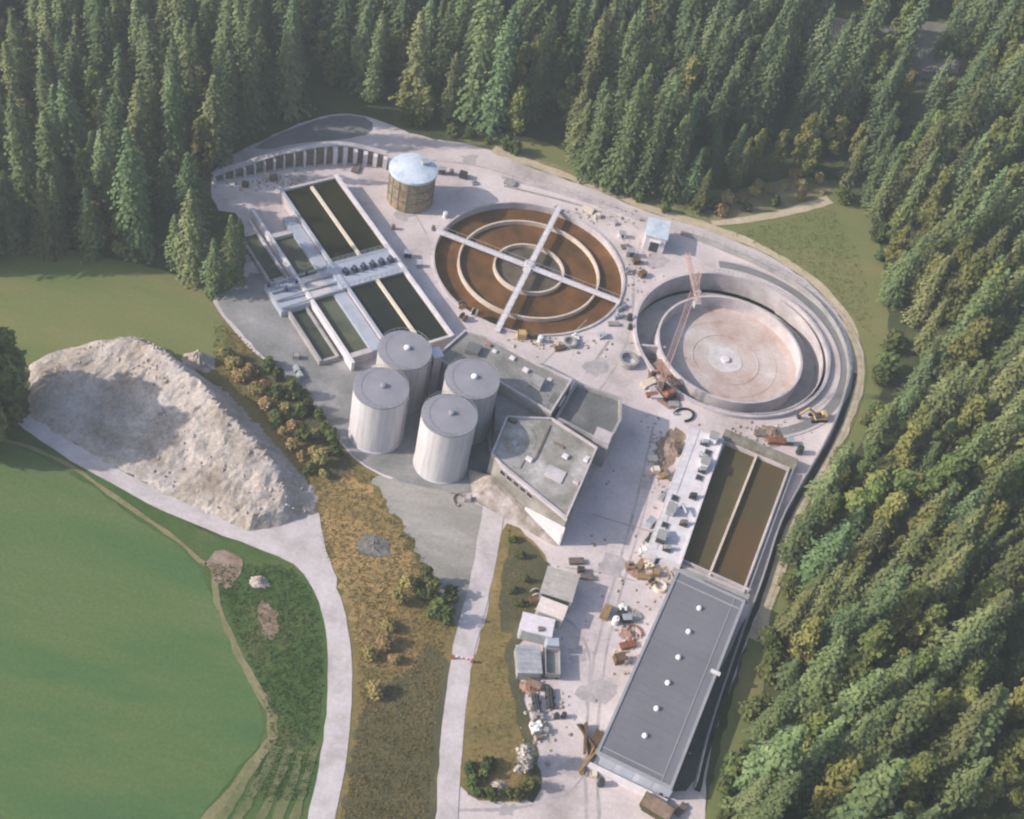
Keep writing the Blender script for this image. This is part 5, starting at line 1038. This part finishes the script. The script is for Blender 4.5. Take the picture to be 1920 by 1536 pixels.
# edge shrubs and bushes
bush = []
def bushes(pts, yellow, lab, grp, s0=.8, s1=1.2, jit=0):
    for i, (px, py) in enumerate(pts):
        c = P(px, py); z = hterr(c.x, c.y); k = rng.choice([0, 2, 4] if (yellow and rng.random() < .75) else [1, 3, 5])
        plant('bush', BUS[k], (c.x, c.y, z-.1), rng.uniform(s0, s1), rng.uniform(0, 6), lab, 'bush', grp)
bushes([(440, 690), (455, 712), (470, 700), (480, 735), (500, 760), (495, 728), (515, 745), (520, 790), (535, 770), (530, 815), (550, 800), (548, 840), (568, 825), (565, 860), (585, 850), (580, 885), (600, 870), (560, 780), (590, 815), (610, 850), (420, 665), (430, 675), (545, 745), (605, 895)], True, 'yellowish bush in the hedge right of the rubble heap', 'hedge bushes beside the rubble heap', .5, .95)
bushes([(520, 712), (545, 720), (560, 745), (580, 770), (600, 790), (622, 830), (630, 855), (612, 812), (505, 690)], False, 'dark green bush in the hedge', 'dark hedge bushes below the hardstanding', .6, 1.0)
bushes([(800, 1095), (812, 1120), (826, 1140), (832, 1165), (815, 1150), (845, 1120), (790, 1120)], False, 'green bush at the foot of the grey slope', 'bushes at the foot of the grey slope', .7, 1.1)
bushes([(730, 1180), (745, 1130), (690, 1230), (720, 1210), (740, 1240), (765, 1100), (700, 1300)], True, 'low brown green bush in the rough meadow', 'scattered meadow bushes', .5, .9)
bushes([(885, 1470), (905, 1460), (895, 1490), (920, 1492), (950, 1490), (970, 1495), (990, 1480), (912, 1440), (880, 1445)], False, 'small green bush on the grass island', 'bushes in the corner of the grass island', .5, .9)
bushes([(962, 1015), (975, 1045), (985, 1090), (962, 1110), (975, 1135)], False, 'dark bush on the dark grass bank', 'bushes on the shaded bank', .35, .6)
bushes([(1310, 400), (1335, 390), (1360, 382), (1385, 375), (1410, 370), (1440, 362), (1470, 355), (1500, 350), (1530, 345), (1350, 402), (1400, 395), (1450, 385), (1500, 372), (1540, 362), (1420, 352), (1490, 335)], True, 'straw coloured bush above the footpath', 'scrub bushes above the footpath', .6, 1.1)
bushes([(848, 252), (880, 258), (915, 268), (950, 282), (965, 290), (1090, 330), (1120, 345), (1150, 360), (1200, 378), (1245, 398), (790, 238), (760, 232)], False, 'green bush at the forest foot', 'bushes along the forest foot behind the plant', .6, 1.1)
bushes([(x_+rng.gauss(6, 12), y_+rng.gauss(0, 14)) for x_, y_ in [(1668, 640), (1660, 700), (1655, 715), (1628, 800), (1640, 780), (1560, 900), (1530, 955), (1540, 940), (1515, 990), (1490, 1040), (1496, 1030), (1475, 1110), (1465, 1140), (1450, 1190), (1455, 1180), (1420, 1290), (1412, 1320), (1400, 1350), (1370, 1450), (1378, 1440), (1350, 1500), (1640, 500), (1625, 440), (1632, 460), (1590, 400), (1580, 880), (1500, 1000), (1435, 1250), (1390, 1400), (1358, 1530)]], False, 'green bush along the wood edge right of the perimeter wall', 'bushes along the wood edge on the right', .9, 1.6)
pm = mesh_of(broad_mesh(333, 5.4, 2.0, 9, 120, .3), 'crown', mat('pale_grey_pink_foliage', [(.22, .20, .16), (.38, .34, .32), (.50, .45, .44)], scale=1, rough=.9))
plant('small_tree', (pm, mesh_of(trunk_mesh(3.5, .15, 3, 4), 'trunk', BARK), 5), (PALETREE.x, PALETREE.y, 0), 1.0, 0, 'small pale grey pink tree at the lower corner of the grass island', 'tree', None)
mb = MB(); r_ = random.Random(3)
def blades(mb, px, py, s):
    p = P(px, py); 
    for _ in range(3):
        a = r_.uniform(0, 3.14); dx, dy = math.cos(a)*s*.5, math.sin(a)*s*.5; x = p.x+r_.uniform(-.4, .4); y = p.y+r_.uniform(-.4, .4); h_ = s*r_.uniform(.6, 1.2)
        mb.add([(x-dx, y-dy, 0), (x+dx, y+dy, 0), (x+dx*1.2+.1, y+dy*1.2, h_), (x-dx*.8, y-dy*.8+.1, h_*.8)], [(0, 1, 2, 3)])
REG = [[(400, 600), (470, 650), (600, 765), (660, 870), (780, 930), (870, 1180), (850, 1260), (822, 1536), (620, 1536), (655, 1200), (600, 1000), (590, 920), (490, 780), (400, 690)], [(955, 985), (1015, 1090), (960, 1230), (970, 1290), (1005, 1470), (998, 1500), (868, 1494), (880, 1270), (910, 1180), (942, 1000)], [(390, 1060), (560, 1060), (610, 1140), (625, 1300), (590, 1500), (460, 1500), (510, 1380), (480, 1270)], [(1370, 440), (1560, 390), (1610, 480), (1640, 640), (1600, 600), (1540, 530), (1440, 470)]]
RDS = [[P(*q).to_2d() for q in L_] for L_ in ([(344, 961), (480, 1010), (560, 1040), (602, 1085), (628, 1150), (637, 1230), (637, 1330), (624, 1430), (602, 1536), (590, 1640)], [(925, 900), (928, 940), (912, 1040), (890, 1140), (866, 1230), (856, 1300), (846, 1400), (838, 1500), (836, 1640)])]
SLP = [(700, 885), (870, 925), (908, 950), (905, 1050), (880, 1150), (862, 1195), (838, 1150), (800, 1060), (755, 985), (700, 915)]
for gi, reg in enumerate(REG):
    mb = MB(); xs = [a[0] for a in reg]; ys = [a[1] for a in reg]; A_ = (max(xs)-min(xs))*(max(ys)-min(ys))
    for _ in range(int(A_/14)):
        px, py = r_.uniform(min(xs), max(xs)), r_.uniform(min(ys), max(ys))
        pw = P(px, py).to_2d()
        if any(segdist(pw, L_[i_], L_[i_+1]) < 2.9 for L_ in RDS for i_ in range(len(L_)-1)) or inpoly(px, py, SLP): continue
        if inpoly(px, py, reg): blades(mb, px, py, r_.uniform(.1, .28))
    tag(mb.build('tall_grass', [MEAD, MEAD, GREEN, FIELD2][gi]), kind='stuff')

# ordinals for the members of small look-alike sets
ORDN = 'first second third fourth fifth sixth seventh eighth ninth tenth eleventh twelfth thirteenth fourteenth fifteenth sixteenth seventeenth eighteenth nineteenth twentieth'.split()
sets_ = {}
for o in COL.objects:
    if o.parent is None and 'label' in o and o.name.split('.')[0] in ('conifer_tree', 'leafy_tree', 'bush') and 'beyond the left' not in o['label']: sets_.setdefault(o['label'], []).append(o)
for lb, lst in sets_.items():
    if 1 < len(lst) <= 20:
        pr = [(proj(o.location), o) for o in lst]; wx = max(p[0] for p, _ in pr)-min(p[0] for p, _ in pr); wy = max(p[1] for p, _ in pr)-min(p[1] for p, _ in pr); ax = 0 if wx > wy else 1
        pr.sort(key=lambda t: t[0][ax])
        for i, (p, o) in enumerate(pr): o['label'] = f"{lb}, {ORDN[i]} from the {'left' if ax == 0 else 'top'}"

# ------------------------------------------------------------------ haze
hz = MB().prism([(-420, -60), (460, -60), (460, 640), (-420, 640)], -11, 188).build('haze', bpy.data.materials.new('haze_air')); tag(hz, kind='stuff')
hm = hz.data.materials[0]; hm.use_nodes = True; n = hm.node_tree; n.nodes.remove(n.nodes['Principled BSDF'])
pv = n.nodes.new('ShaderNodeVolumePrincipled'); pv.inputs['Color'].default_value = (.82, .88, .93, 1); pv.inputs['Density'].default_value = .00044; pv.inputs['Anisotropy'].default_value = .3
n.links.new(pv.outputs[0], n.nodes['Material Output'].inputs['Volume'])
for o in list(bpy.data.objects):
    if '_local' in o: del o['_local']
